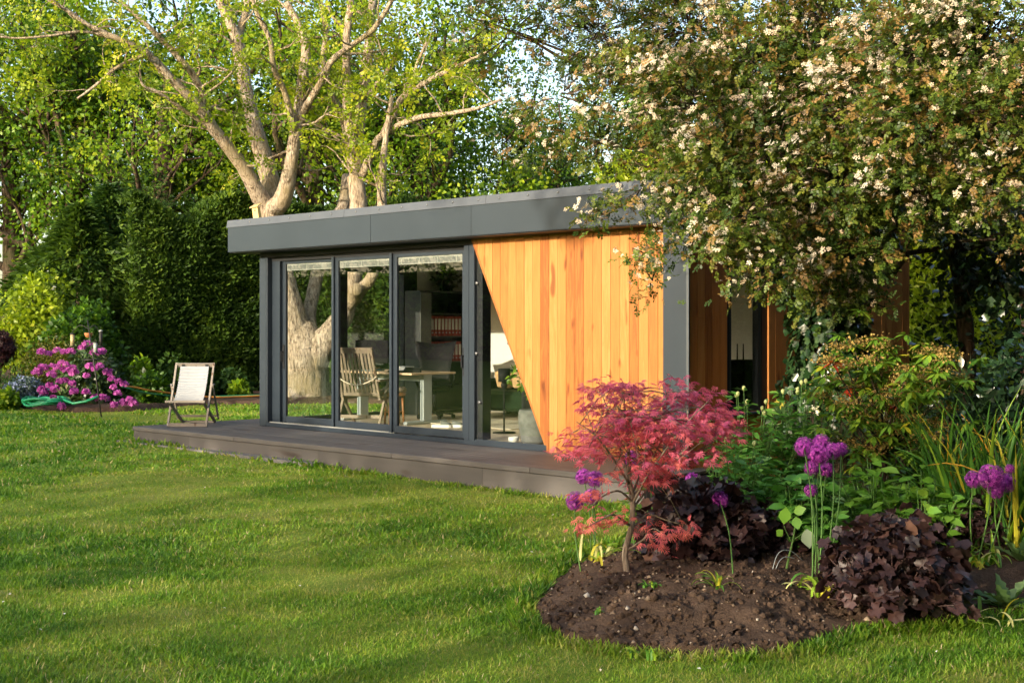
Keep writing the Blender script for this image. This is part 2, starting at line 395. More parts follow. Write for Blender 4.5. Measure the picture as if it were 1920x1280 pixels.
def grid_mesh(name, xs, ys, hfun, mat, keep=None):
    X, Y = np.meshgrid(xs, ys); Z = hfun(X.ravel(), Y.ravel()); nx, ny = len(xs), len(ys)
    V = np.stack([X.ravel(), Y.ravel(), Z], 1); i = np.arange((ny-1)*(nx-1)); a = (i//(nx-1))*nx + i % (nx-1)
    F = np.stack([a, a+1, a+nx+1, a+nx], 1)
    if keep is not None:
        kf = keep(V[:,0], V[:,1])[F].any(1); F = F[kf]
    us, inv = np.unique(F, return_inverse=True); V = V[us]; F = inv.reshape(-1, 4)
    me = bpy.data.meshes.new(name); me.from_pydata(V.tolist(), [], F.tolist()); me.materials.append(mat)
    me.polygons.foreach_set('use_smooth', np.ones(len(F), bool)); return link(name, me)
far = np.array([-600,-300,-150,-90,-60]); xs = np.concatenate([far, np.arange(-44, 30, .5), -far[::-1]]); ys = np.concatenate([far, np.arange(-40, 30, .5), -far[::-1]])
tag(grid_mesh('ground', xs, ys, lambda x, y: gz(x, y)-.012, M_LAWN), kind='structure')
lo = np.min(BED, 0)-.1; hi = np.max(BED, 0)+.1
tag(grid_mesh('flower_bed', np.arange(lo[0], hi[0], .04), np.arange(lo[1], hi[1], .04), soil_h, M_SOIL, lambda x, y: in_poly(x, y, BED)), kind='structure')
tag(grid_mesh('border_bed', np.arange(-30, 8.2, .16), np.arange(0, 13, .16), lambda x, y: np.where(in_poly(x, y, BACKBED), .03+.07*fbm(x*3, y*3, 5), -.15), M_SOIL, lambda x, y: in_poly(x, y, BACKBED)), kind='structure')

# grass: single bent blades, thick near the camera
M_GRASS = leafm('grass_blades', [(0,(0.071,0.182,0.013)),(.35,(0.157,0.296,0.021)),(.6,(0.258,0.336,0.037)),(.8,(0.362,0.346,0.091)),(1,(0.524,0.426,0.274))], .4, .5, .3)
def grass():
    r_ = rng(11); parts = []
    def blades(nb, t0, t1, h0, h1, wd, pw=1.0):
        t = (t0**pw + (t1**pw-t0**pw)*r_.random(nb))**(1/pw); px = r_.uniform(-90, 2010, nb)
        P = CAM[None] + (VD[None] + RD[None]*((px-CXP)/FPX)[:, None])*t[:, None]
        x, y = P[:,0], P[:,1]
        ok = ~in_poly(x, y, BED) & ~in_poly(x, y, BACKBED) & ~((x > -1.19) & (x < 8.05) & (y > -1.38) & (y < 4.3))
        x, y, t = x[ok], y[ok], t[ok]
        pat = fbm(x*.8, y*.8, 21, 3); pat2 = fbm(x*3.1, y*3.1, 31, 3)
        edge = np.minimum(poly_dist(x, y, BED), np.where((x > -1.6) & (x < 8.4) & (y > -1.6) & (y < -1.2), np.abs(y+1.38), 9))
        lush = np.clip(1.45-2.1*np.abs(pat-.36), .45, 1.5); thin = r_.random(len(x)) < np.clip(1.35-1.5*(pat2-.42)*2.2, .35, 1)
        x, y, t, pat, pat2, lush, edge = [q[thin] for q in (x, y, t, pat, pat2, lush, edge)]
        nn = len(x); h = r_.uniform(h0, h1, nn)*lush*np.where(edge < .16, 1.9, 1)
        a = r_.uniform(0, 2*math.pi, nn); lean = np.abs(r_.normal(.55, .35, nn))
        D = np.stack([np.cos(a)*lean, np.sin(a)*lean, np.ones(nn)], 1); N = np.stack([np.cos(a), np.sin(a), -lean*.6], 1) + r_.normal(size=(nn,3))*.5
        rd = np.clip(.36 + (pat-.5)*1.1 + (pat2-.5)*.9 + r_.normal(0, .15, nn), 0, .8); dead = r_.random(nn) < .05+.16*np.clip(pat2-.5, 0, 1); rd = np.where(dead, r_.uniform(.75, 1, nn), rd)
        P = np.stack([x, y, gz(x, y)-.014], 1)
        tm = (np.array([(-wd,0,0),(wd,0,0),(wd*.75,.55,.10),(0,1,.34),(-wd*.75,.55,.10)]), [(0,1,2,4),(4,2,3)])
        parts.append((tm, P, D, N, h, rd))
    blades(195000, 5.6, 9.5, .020, .038, .085, 1.6)
    blades(115000, 9.2, 15, .024, .042, .12, 1.4)
    blades(62000, 14.5, 22, .028, .05, .18, 1.2)
    blades(46000, 20, 32, .035, .06, .28, 1.2)
    tag(cloud('lawn_grass', M_GRASS, parts), 'short mown lawn grass with yellowish worn patches', 'grass', kind='stuff')
grass()
r_ = rng(71); nn = 70; px = r_.uniform(0, 1900, nn); py = r_.uniform(850, 1270, nn); G = np.array([gp(a, b_)[:2] for a, b_ in zip(px, py)]); ok = ~in_poly(G[:,0], G[:,1], BED) & ~((G[:,0] > -1.3) & (G[:,0] < 8.1) & (G[:,1] > -1.5)); G = G[ok]; nn = len(G)
tag(cloud('fallen_petals', leafm('petal', [(0,(.55,.40,.22)),(.4,(.7,.66,.58)),(1,(.8,.79,.76))], .2), [(T_diamond(.4,.5,.1), np.stack([G[:,0], G[:,1], gz(G[:,0], G[:,1])+.022], 1), rdir(r_, nn)*[1,1,.3], np.tile([0,0,1.], (nn,1))+r_.normal(size=(nn,3))*.4, r_.uniform(.012,.026,nn), r_.random(nn))]), 'pale petals and dry leaf scraps fallen on the lawn', 'petals', kind='stuff')
def pebbles():
    r_ = rng(5); nn = 1000; px = r_.uniform(1000, 1800, nn); py = r_.uniform(1040, 1215, nn)
    G = np.array([gp(a, b_)[:2] for a, b_ in zip(px, py)]); ok = in_poly(G[:,0], G[:,1], BED) & (poly_dist(G[:,0], G[:,1], BED) > .03); G = G[ok]; nn = len(G)
    P = np.stack([G[:,0], G[:,1], soil_h(G[:,0], G[:,1])-.003], 1); S = r_.uniform(.006, .016, nn)*np.where(r_.random(nn) < .08, 2.0, 1)
    oc = (np.array([(.5,0,0),(0,.6,0),(-.55,0,0),(0,-.5,0),(0,0,.5),(0,0,-.3)])+0, [(0,1,4),(1,2,4),(2,3,4),(3,0,4),(1,0,5),(2,1,5),(3,2,5),(0,3,5)])
    mat = leafm('pebble_stone', [(0,(.10,.065,.04)),(.5,(.22,.155,.105)),(.85,(.33,.26,.195)),(1,(.55,.49,.42))], 0, .8, .3)
    tag(cloud('pebbles', mat, [(oc, P, rdir(r_, nn)*[1,1,.3], np.array([[0,0,1.]]*nn)+r_.normal(size=(nn,3))*.3, S*1.6, r_.random(nn)**1.4)], smooth=False), 'small pale pebbles scattered over the dark bed soil', 'pebbles', kind='stuff')
    nn = 2600; px = r_.uniform(1000, 1800, nn); py = r_.uniform(1040, 1217, nn)
    G = np.array([gp(a, b_)[:2] for a, b_ in zip(px, py)]); ok = in_poly(G[:,0], G[:,1], BED) & (poly_dist(G[:,0], G[:,1], BED) > .02); G = G[ok]; nn = len(G)
    P = np.stack([G[:,0], G[:,1], soil_h(G[:,0], G[:,1])], 1); S = r_.uniform(.01, .045, nn)*r_.uniform(.5, 1.4, nn)
    ico = np.array([(0,0,1.)]+[(math.cos(i*1.2566)*.9, math.sin(i*1.2566)*.9, .42+.1*(i%2)) for i in range(5)]+[(math.cos(i*1.2566+.6)*.95, math.sin(i*1.2566+.6)*.95, -.4) for i in range(5)])*.5
    fc = [(0,1+i,1+(i+1)%5) for i in range(5)]+[(1+i,6+i,1+(i+1)%5) for i in range(5)]+[(1+(i+1)%5,6+i,6+(i+1)%5) for i in range(5)]
    tag(cloud('soil_clods', M_SOIL, [((ico, fc), P, rdir(r_, nn), rdir(r_, nn), S, r_.random(nn))], smooth=False), 'crumbly dark brown soil clods on the bed', 'soil', kind='stuff')
pebbles()

# ---------------------------------------------------------------- garden room
M_FASCIA = plain('grey_sheet_metal', (.025,.034,.042), .38, 0, .42, .05, 2.0)
M_TRIM = plain('light_grey_roof_trim', (.085,.093,.10), .4, .3, .5, .06, 3)
M_POST = plain('grey_post_metal', (.022,.030,.039), .42, 0, .42, .05, 2)
M_ANTH = plain('anthracite_frame', (.018,.026,.036), .38, 0, .5, .05, 3)
M_BLACK = plain('black_trim', (.012,.013,.015), .6, 0, .3, .1, 5)
M_RAIL = plain('pale_grey_rail', (0.244,0.249,0.232), .5, 0, .4, .05, 8)
M_GREYMESH = plain('grey_vent', (.12,.125,.12), .6, 0, .3, .12, 40)
M_CEDAR = woodm('cedar_board', [(0,(0.234,0.074,0.015)),(.15,(0.300,0.105,0.022)),(.5,(0.355,0.136,0.030)),(.85,(0.390,0.161,0.039)),(1,(0.423,0.190,0.054))], 'z', .5, 1.0, 1.5)
M_WHITE = plain('white_plaster', (.62,.60,.55), .9, 0, .2, .03, 3)
M_DARKWALL = plain('dark_wall', (.03,.032,.035), .8, 0, .2, .1, 3)
M_FLOOR = woodm('oak_floor', [(0,(.33,.25,.16)),(.5,(.43,.34,.23)),(1,(.50,.41,.29))], 'x', .35, .6, .5, .5)
M_GLASS = glassm('window_glass', (.97,.985,.975), 1.0)
M_DECK = woodm('composite_deck', [(0,(0.078,0.069,0.064)),(.5,(0.094,0.084,0.077)),(1,(0.112,0.100,0.093))], 'x', .6, .5, .8, .3)
M_SCREW = plain('screw_metal', (.22,.22,.22), .35, .9, .5, .05, 9)
M_MEMB = plain('roof_membrane', (.06,.06,.062), .8, 0, .3, .1, 2)
ZD = .2075; WX = 7.8; WY = 4.13; ZS = 2.68; ZT = 3.03; YF = -.35; ZI = .25
room = thing('garden_room', 'dark grey flat-roofed garden room with glass sliding doors and angled cedar cladding', 'garden room', (0, 0, 0))
def part(name, mat, parent, *boxes, bev=0.0, k=None):
    b_ = MB()
    for a, c in boxes: b_.box(a, c, 0, bev)
    o = b_.build(name, mat, parent)
    return o
# shell
part('floor', M_FLOOR, room, ((.12,.16,ZI-.06),(WX-.12,WY-.1,ZI)))
part('plinth', M_BLACK, room, ((.02,.02,-.2),(WX-.03,WY-.02,ZI-.065)))
part('back_wall', M_WHITE, room, ((.1,WY-.1,ZI-.06),(WX-.1,WY,ZT-.1)))
part('ceiling', M_WHITE, room, ((.02,.12,ZS-.06),(WX-.1,WY-.1,ZS)))
part('inner_wall', M_WHITE, room, ((.02,2.9,ZI-.06),(.12,WY-.1,ZS-.062)))
part('inner_wall', M_WHITE, room, ((WX-.14,.06,ZI-.06),(WX-.10,.40,ZS-.062)), ((WX-.14,1.02,ZI-.06),(WX-.10,WY-.1,ZS-.062)), ((WX-.14,.40,ZI-.06),(WX-.10,1.02,.75)))
part('inner_wall', M_WHITE, room, ((5.7,.05,ZI-.06),(WX-.14,.09,ZS-.062)))
roof = part('roof', M_MEMB, room, ((-.26,YF+.03,ZS+.004),(WX-.01,WY+.1,ZT-.02)))
part('soffit', M_BLACK, room, ((-.26,YF+.022,ZS-.012),(WX-.02,WY+.1,ZS)))
vent = MB(); vent.lathe([(.05,0),(.05,.16),(.075,.165),(.075,.2),(.02,.215)], (2.2,1.5,ZT-.02), 14); vent.build('vent_cowl', plain('white_plastic', (.75,.74,.7), .5), roof)
# fascia panels (front, left end) and trim with screws
for x0, x1 in ((-.28,2.86),(2.864,4.68),(4.684,7.82)):
    fp = part('fascia_panel', M_FASCIA, room, ((x0,YF,ZS-.002),(x1,YF+.02,ZT)), bev=.003)
for xj in (2.845, 4.665):
    part('fascia_joint', M_FASCIA, room, ((xj,YF-.004,ZS),(xj+.045,YF-.001,ZT)))
part('fascia_panel', M_FASCIA, room, ((-.28,YF+.022,ZS-.002),(-.262,WY+.1,ZT)))
part('fascia_panel', M_FASCIA, room, ((-.26,WY+.102,ZS),(WX,WY+.12,ZT)))
sc_me = None
for x0, x1, scs in ((-.3,2.36,(.26,.72,1.18,1.64,2.1)),(2.364,4.95,(2.6,3.05,3.49,3.95,4.4,4.83)),(4.954,7.62,(5.17,5.62,6.07,6.52,6.97,7.4)),(7.624,7.86,(7.75,))):
    t = MB(); y0 = YF-.012
    t.add([(x0,y0,ZT-.002),(x1,y0,ZT-.002),(x1,y0+.02,ZT+.10),(x0,y0+.02,ZT+.10),(x0,YF+.25,ZT+.10),(x1,YF+.25,ZT+.10),(x0,YF+.25,ZT-.01),(x1,YF+.25,ZT-.01),(x0,y0+.01,ZT-.002),(x1,y0+.01,ZT-.002)],
          [(0,1,2,3),(3,2,5,4),(4,5,7,6),(0,3,4,6),(1,7,5,2),(0,8,9,1)])
    tr = t.build('roof_trim', M_TRIM, room)
    for sx in scs:
        if sc_me is None:
            k = MB(); k.lathe([(.012,-.004),(.012,.002),(.005,.006)], n=8); so = k.build('screw', M_SCREW, tr); sc_me = so.data
        else: so = link('screw', sc_me, tr)
        so.location = (sx, y0+.008, ZT+.055); so.rotation_euler = (math.pi/2, 0, 0)
part('roof_trim', M_TRIM, room, ((WX+.022,YF+.25,ZT-.002),(WX+.04,WY+.14,ZT+.1)))
part('roof_trim', M_TRIM, room, ((-.3,YF+.25,ZT-.002),(-.285,WY+.14,ZT+.1)))
# posts
part('corner_post', M_POST, room, ((7.50,YF,-.1),(7.82,YF+.02,ZS-.006)), bev=.003)
part('corner_post_edge', M_TRIM, room, ((7.795,YF-.004,-.1),(7.825,YF-.001,ZS-.006)))
part('wing_wall', M_BLACK, room, ((7.52,YF+.022,-.1),(7.79,.0,ZS-.014)))
part('corner_post', M_POST, room, ((0,-.004,ZD),(.155,.2,2.6)), ((.159,-.002,ZD),(.19,.2,2.6)), bev=.003)
part('door_header', M_BLACK, room, ((0,.002,2.604),(4.42,.2,ZS-.014)))
part('door_jamb', M_ANTH, room, ((.192,.08,ZD+.004),(.372,.2,2.6)))
part('head_rail', M_BLACK, room, ((.193,.075,2.545),(4.21,.2,2.602)))
part('door_sill', M_ANTH, room, ((.195,-.02,ZD+.003),(4.44,.2,ZD+.055)), ((4.442,-.03,ZD+.003),(5.60,.0,ZD+.075)))
part('sill_track', M_RAIL, room, ((.195,.03,ZD+.055),(2.9,.042,ZD+.068)))
# sliding doors
def slider(x0, x1, y, lbl, hleft):
    d = thing('sliding_door', None, None, (0,0,0)); d.parent = room
    z0, z1 = ZD+.066, 2.545; w_ = .075; h_ = .085; fy = y+.04
    part('stile', M_ANTH, d, ((x0,y,z0),(x0+w_,fy,z1)), bev=.003); part('stile', M_ANTH, d, ((x1-w_,y,z0),(x1,fy,z1)), bev=.003)
    part('bottom_rail', M_ANTH, d, ((x0+w_,y+.002,z0),(x1-w_,fy-.002,z0+h_))); part('top_rail', M_ANTH, d, ((x0+w_,y+.002,z1-.04),(x1-w_,fy-.002,z1)))
    part('pane', M_GLASS, d, ((x0+w_-.005,y+.018,z0+h_-.005),(x1-w_+.005,y+.022,z1-.035)))
    bl = part('blind_cassette', M_RAIL, d, ((x0+w_,y+.027,z1-.135),(x1-w_,y+.06,z1-.042)))
    nseg = 4; wseg = .34; xx = x0+w_+(.12 if x0 < 2.5 else .06)
    segs = [x0+w_+.012]; 
    while xx < x1-w_-.06: segs.append(xx); xx += wseg
    segs.append(x1-w_+.008)
    for a, c in zip(segs[:-1], segs[1:]):
        part('vent_slot', M_GREYMESH, d, ((a+.006,y+.024,z1-.125),(c-.014,y+.0265,z1-.062)))
    return d
d1 = slider(.374, 1.60, .125, '', True); d2 = slider(1.62, 2.86, .08, '', False); d3 = slider(2.88, 4.235, .03, '', False)
part('interlock', M_ANTH, d2, ((1.585,.05,ZD+.066),(1.63,.078,2.56))); part('interlock', M_ANTH, d3, ((2.84,.0,ZD+.066),(2.885,.028,2.56)))
def handle(d, x, y):
    h = MB(); h.box((x-.02,y-.012,ZD+.82),(x+.02,y,ZD+1.16),0,.006); h.bar((x,y-.04,ZD+1.06),(x,y-.01,ZD+1.06),.02,.02); h.bar((x,y-.04,ZD+1.07),(x,y-.04,ZD+.92),.022,.014)
    h.build('handle', M_BLACK, d)
handle(d1, .41, .123); handle(d3, 4.197, .028)
part('door_jamb', M_ANTH, room, ((4.24,-.02,ZD+.05),(4.325,.2,2.6)), ((4.329,-.02,ZD+.05),(4.42,.2,2.6)), bev=.003)
# fixed pane behind the slanted cladding edge
def prism(name, mat, parent, poly, y0, y1):
    b_ = MB(); n_ = len(poly); V = [(x, y0, z) for x, z in poly]+[(x, y1, z) for x, z in poly]
    F = [tuple(range(n_)), tuple(range(2*n_-1, n_-1, -1))]+[((i+1) % n_, i, n_+i, n_+(i+1) % n_) for i in range(n_)]
    return b_.add(V, F).build(name, mat, parent)
fx = prism('fixed_pane', M_GLASS, room, [(4.42,ZD+.075),(5.75,ZD+.075),(4.5,ZS-.02),(4.42,ZS-.02)], .014, .018)
part('pane_edge', M_BLACK, room, ((4.422,.022,ZD+.07),(4.52,.16,ZS-.02)))
for kx, kz in ((4.442,2.14),(4.43,1.30),(4.975,1.43),(4.485,.72)):
    k = MB(); k.lathe([(.022,0),(.022,.012),(.012,.016)], n=12); o = k.build('glass_fixing', M_SCREW, fx); o.location = (kx, .006, kz); o.rotation_euler = (math.pi/2, 0, 0)
# front cladding boards cut along the slant
XA, XB = 4.405, 5.64; zA, zB = ZS-.014, ZD-.006
def slant_x(z): return XA + (zA-z)/(zA-zB)*(XB-XA)
def slant_z(x): return zA - (x-XA)/(XB-XA)*(zA-zB)
pitch = .129; xb = 4.48-.129; rs = random.Random(3)
while xb < 7.6:
    x0, x1 = max(xb, XA)+.0022, min(xb+pitch, 7.62)-.0022
    if x1 > x0:
        poly = []
        if x0 >= XB: poly = [(x0,zB),(x1,zB),(x1,zA),(x0,zA)]
        elif x1 > XB: poly = [(x0,slant_z(x0)),(XB,zB),(x1,zB),(x1,zA),(x0,zA)]
        else: poly = [(x0,min(slant_z(x0),zA-.001)),(x1,slant_z(x1)),(x1,zA),(x0,zA)]
        dy = rs.uniform(-.0015, .0015)
        prism('cladding_board', M_CEDAR, room, poly, -.030+dy, -.006)
    xb += pitch
part('batten_wall', M_BLACK, room, ((5.66,-.005,ZD-.03),(7.62,.045,ZS-.014)))
prism('batten_wall', M_BLACK, room, [(4.56,ZS-.03),(5.70,ZD+.02),(5.74,ZD+.02),(5.74,ZS-.03)], -.005, .008)
b_ = MB(); b_.bar((XA-.014,-.02,zA-.004),(XB-.014,-.02,zB+.004),.034,.016,(0,1,0)); b_.build('slanted_edge_trim', M_CEDAR, room)
# side wall: cedar boards either side of a tall narrow window
yb = YF+.03
while yb < WY+.1:
    y0, y1 = yb+.002, min(yb+pitch, WY+.12)-.002
    segs = [(-.12, ZT-.004)]
    if y1 > .405 and y0 < 1.0: segs = [(-.12,.73),(2.5,ZT-.004)]
    for z0, z1 in segs:
        part('cladding_board', M_CEDAR, room, ((WX-.012,y0,z0),(WX+.012+rs.uniform(-.0015,.0015),y1,z1)))
    yb += pitch
part('side_core', M_BLACK, room, ((WX-.098,.0,-.1),(WX-.014,.405,ZT-.03)), ((WX-.098,1.0,-.1),(WX-.014,WY+.08,ZT-.03)), ((WX-.098,.405,-.1),(WX-.014,1.0,.735)), ((WX-.098,.405,2.5),(WX-.014,1.0,ZT-.03)))
wi = thing('window', None, None); wi.parent = room
part('frame', M_ANTH, wi, ((WX-.09,.407,.737),(WX-.02,.445,2.498)), ((WX-.09,.94,.737),(WX-.02,.998,2.498)), ((WX-.09,.447,.737),(WX-.02,.938,.80)), ((WX-.09,.447,2.44),(WX-.02,.938,2.498)))
part('pane', M_GLASS, wi, ((WX-.06,.447,.80),(WX-.056,.938,2.44)))
part('sill', M_ANTH, wi, ((WX-.02,.36,.70),(WX+.06,1.08,.728)), bev=.004)
# left end wall, glazed
lg = thing('end_glazing', None, None); lg.parent = room
part('frame', M_BLACK, lg, ((.02,.202,ZD),(.12,.30,ZS-.05)), ((.02,1.36,ZD),(.12,1.5,ZS-.05)), ((.02,2.62,ZD),(.12,2.898,ZS-.05)), ((.02,.302,ZD),(.12,1.358,ZD+.1)), ((.02,1.502,ZD),(.12,2.618,ZD+.1)), ((.02,.302,2.45),(.12,1.358,ZS-.05)), ((.02,1.502,2.45),(.12,2.618,ZS-.05)))
part('pane', M_GLASS, lg, ((.06,.30,ZD+.1),(.064,1.36,2.45))); part('pane', M_GLASS, lg, ((.06,1.50,ZD+.1),(.064,2.62,2.45)))
part('end_wall', M_DARKWALL, room, ((0,2.9,-.1),(.018,WY,ZS-.02))); part('rear_wall', M_DARKWALL, room, ((0,WY+.004,-.1),(WX-.1,WY+.03,ZS-.02)))

# ---------------------------------------------------------------- deck
deck = thing('deck', 'low brown composite deck along the front and left of the garden room', 'deck', (3.4,-.65,0))
deck.location = (0,0,0)
yb = -1.29; bw = .142
while yb < -.02:
    xs_ = [-1.13, 2.2+rs.uniform(-1.2,1.2), 5.2+rs.uniform(-1,1), 8.02]
    for a, c in zip(xs_[:-1], xs_[1:]): part('deck_board', M_DECK, deck, ((a+.002,yb,ZD-.025),(c-.002,yb+bw-.006,ZD-rs.uniform(0,.0015))), bev=.002)
    yb += bw
while yb < 3.2:
    part('deck_board', M_DECK, deck, ((-1.13,yb,ZD-.025),(-.01,yb+bw-.006,ZD-rs.uniform(0,.0015))), bev=.002); yb += bw
for a, c in ((-1.17,1.35),(1.354,4.45),(4.454,6.58),(6.584,8.06)):
    part('edge_board', M_DECK, deck, ((a,-1.345,ZD-.056),(c,-1.294,ZD+.001)), bev=.005)
part('edge_board', M_DECK, deck, ((-1.172,-1.29,ZD-.056),(-1.134,3.24,ZD+.001)), bev=.005)
for a, c in ((-1.15,.28),(.283,3.1),(3.103,5.9),(5.903,8.04)):
    part('skirt_board', M_DECK, deck, ((a,-1.335,-.15),(c,-1.31,ZD-.061)))
part('skirt_board', M_DECK, deck, ((-1.16,-1.305,-.15),(-1.138,3.22,ZD-.061)))
part('skirt_board', M_DECK, deck, ((8.02,-1.305,-.15),(8.042,-.4,ZD-.061)))
part('joists', M_BLACK, deck, ((-1.11,-1.28,-.15),(8.0,-.05,ZD-.03)), ((-1.11,-.05,-.15),(-.06,3.18,ZD-.03)))
kerb = part('kerb_strip', plain('grey_concrete', (.16,.15,.14), .9, 0, .2, .2, 8, .5), None, ((-1.35,-1.5,-.14),(3.2,-1.337,.012)))
tag(kerb, kind='structure')
# ---------------------------------------------------------------- trees and hedges
M_BARKPALE = barkm('pale_bark', (0.134,0.097,0.066), (0.396,0.317,0.232), (0.522,0.440,0.338), 22, 1.0, .08, (0.285,0.224,0.118))
M_BARKDARK = barkm('dark_bark', (.020,.014,.009), (.060,.042,.028), (.12,.088,.06), 10, .9, .04, (.05,.055,.02))
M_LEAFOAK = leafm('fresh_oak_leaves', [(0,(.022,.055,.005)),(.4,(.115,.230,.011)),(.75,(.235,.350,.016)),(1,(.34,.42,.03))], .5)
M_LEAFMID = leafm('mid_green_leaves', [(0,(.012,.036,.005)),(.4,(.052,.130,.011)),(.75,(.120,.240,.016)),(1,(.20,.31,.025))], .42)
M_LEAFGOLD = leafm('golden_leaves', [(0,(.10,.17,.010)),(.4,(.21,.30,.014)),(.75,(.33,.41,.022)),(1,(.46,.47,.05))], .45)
M_CONIFER = leafm('conifer_sprays', [(0,(0.016,0.040,0.005)),(.4,(0.037,0.080,0.009)),(.75,(0.081,0.142,0.013)),(1,(0.150,0.212,0.020))], .28, .6, .2)
M_YEW = leafm('dark_yew_sprays', [(0,(0.011,0.034,0.008)),(.5,(0.028,0.071,0.011)),(1,(0.081,0.149,0.021))], .22, .6, .2)
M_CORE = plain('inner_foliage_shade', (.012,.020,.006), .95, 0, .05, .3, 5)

def grow(r_, p, d, L, r0, lev, tubes, tips, fork=3, bend=.25, up=.12, ratio=.68, minr=.012):
    n_ = 6; pts = [np.array(p, float)]; d = np.array(d, float)
    for i in range(n_):
        d = norm(d + r_.normal(size=3)*bend*.45 + np.array([0,0,up*.35])); pts.append(pts[-1]+d*L/n_)
    rr = np.linspace(r0, r0*.55 if lev else max(r0*.25, minr*.5), n_+1)
    tubes.append((np.array(pts), rr, 8 if r0 > .12 else (6 if r0 > .05 else 4)))
    if lev == 0: tips.append((pts[-1], d)); tips.append((pts[-3], d)); return
    for k in range(fork):
        i = n_ if k == 0 else r_.integers(2, n_+1)
        q = norm(np.cross(d, r_.normal(size=3))); ang = r_.uniform(.35, .95) if k else r_.uniform(.1, .4)
        grow(r_, pts[i], norm(d*math.cos(ang)+q*math.sin(ang)), L*ratio*r_.uniform(.8, 1.15), rr[i]*(.85 if k == 0 else .65), lev-1, tubes, tips, fork, bend, up, ratio, minr)
def tubes_mesh(name, mat, tubes, parent, wob=.06, seed=1):
    b_ = MB(); r_ = rng(seed)
    for pts, rr, n_ in tubes:
        V, F = tube_arrays(pts, rr, n_, True, wob if n_ < 12 else 0, r_)
        if n_ >= 12:
            m_ = len(pts); a_ = np.tile(np.arange(n_), m_); i_ = np.repeat(np.arange(m_), n_); c_ = np.repeat(np.asarray(pts), n_, 0)
            V = c_+(V-c_)*(1+.16*(fbm(a_*.9+seed, i_*.35, seed, 2)-.5)+.11*(a_ % 2-.5)+.10*(fbm(a_*.45, i_*.9, seed+2, 2)-.5))[:, None]
        b_.add(V, F, 0, True)
    return b_.build(name, mat, parent)
def clumps(r_, C, k, rad, flat=.65):
    """k leaf points round every centre"""
    C = np.asarray(C, float); n_ = len(C); rad = np.broadcast_to(np.asarray(rad, float), (n_,))
    o = rdir(r_, n_*k)*(r_.random(n_*k)**.45)[:, None]; o[:, 2] *= flat
    P = np.repeat(C, k, 0)+o*np.repeat(rad, k)[:, None]
    tone = np.repeat(r_.normal(-.04, .25, n_), k)
    return P, o, tone
def leaf_part(r_, tm, P, o, tone, size, base=.5, var=.2, upb=.7):
    n_ = len(P); D = norm(o*.8+r_.normal(size=(n_,3))*.7+np.array([0,0,-.25])); N = norm(r_.normal(size=(n_,3))*.8+np.array([0,0,upb])+o*.5)
    return (tm, P, D, N, size*r_.uniform(.65, 1.25, n_), np.clip(base+tone+r_.normal(0, var, n_), 0, 1))

# -- broadleaf trees behind the hedge: three grown forms, copied and turned
def make_tree(seed, H, R0, lev, fork, mat, k, rad, size, L0, label):
    r_ = rng(seed); tubes = []; tips = []
    root = thing('broadleaf_tree', label, 'tree')
    tp = [np.array([0,0,-.3]), np.array([.05,.02,H*.3]), np.array([r_.uniform(-.3,.3),r_.uniform(-.3,.3),H*.62])]
    pts, rr = smooth_path(tp, [R0*1.25, R0*.9, R0*.6], 5); tubes.append((pts, rr, 10))
    nl = 9
    for i in range(nl):
        a = i*2.4+r_.uniform(-.4,.4); f = .35+.65*i/nl; q = pts[int(f*(len(pts)-1))]; el = .15+.75*i/nl
        grow(r_, q, (math.cos(a)*math.cos(el), math.sin(a)*math.cos(el), math.sin(el)), L0*(1.1-.35*i/nl), R0*.42, lev, tubes, tips, fork, .32, .1)
    tubes_mesh('trunk', M_BARKDARK, tubes, root, .08, seed)
    C = np.array([t_[0] for t_ in tips]); P, o, tone = clumps(r_, C, k, r_.uniform(.7, 1.25, len(C))*rad, .6)
    cloud('crown', mat, [leaf_part(r_, T_diamond(.36,.5,.1), P, o, tone, size, .5, .2)], root, kind='stuff')
    return root
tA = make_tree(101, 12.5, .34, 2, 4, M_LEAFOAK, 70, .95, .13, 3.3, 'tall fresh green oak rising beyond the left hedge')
tB = make_tree(202, 11.5, .30, 2, 4, M_LEAFMID, 66, .95, .13, 3.2, 'dense mid green tree at the far left edge')  # darker leaf colours stand in for trees in shade
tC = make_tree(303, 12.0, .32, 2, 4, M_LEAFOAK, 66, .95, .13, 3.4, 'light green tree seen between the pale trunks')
def put(o, px, t, rz, s, label=None):
    p = at(px, HYP, t); o.location = (p[0], p[1], 0.0); o.rotation_euler = (0,0,rz); o.scale = (s,s,s*(1 if s > .7 else 1.1))
    if label: o['label'] = label
    o['group'] = 'trees beyond the hedge'
put(tA, 300, 44, .3, 1.25); put(tB, 20, 47, 1.0, 1.3); put(tC, 590, 42, 2.0, 1.2)
for src, px, t, rz, s, lb in ((tA,140,46,2.2,1.3,'fresh green tree filling the gap between the far left trees'),(tB,430,48,4.0,1.35,'tree in darker leaf colours for shade behind the pale left limbs'),
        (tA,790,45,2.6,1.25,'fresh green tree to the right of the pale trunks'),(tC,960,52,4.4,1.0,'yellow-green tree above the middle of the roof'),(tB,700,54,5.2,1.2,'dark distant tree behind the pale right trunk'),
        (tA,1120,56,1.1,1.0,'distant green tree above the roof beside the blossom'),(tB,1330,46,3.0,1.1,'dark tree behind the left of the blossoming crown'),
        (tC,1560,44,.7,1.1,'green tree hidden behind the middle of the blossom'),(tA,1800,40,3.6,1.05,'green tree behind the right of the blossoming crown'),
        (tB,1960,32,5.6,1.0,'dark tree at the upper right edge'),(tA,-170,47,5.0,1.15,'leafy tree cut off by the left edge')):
    put(copy_tree(src), px, t, rz, s, lb)

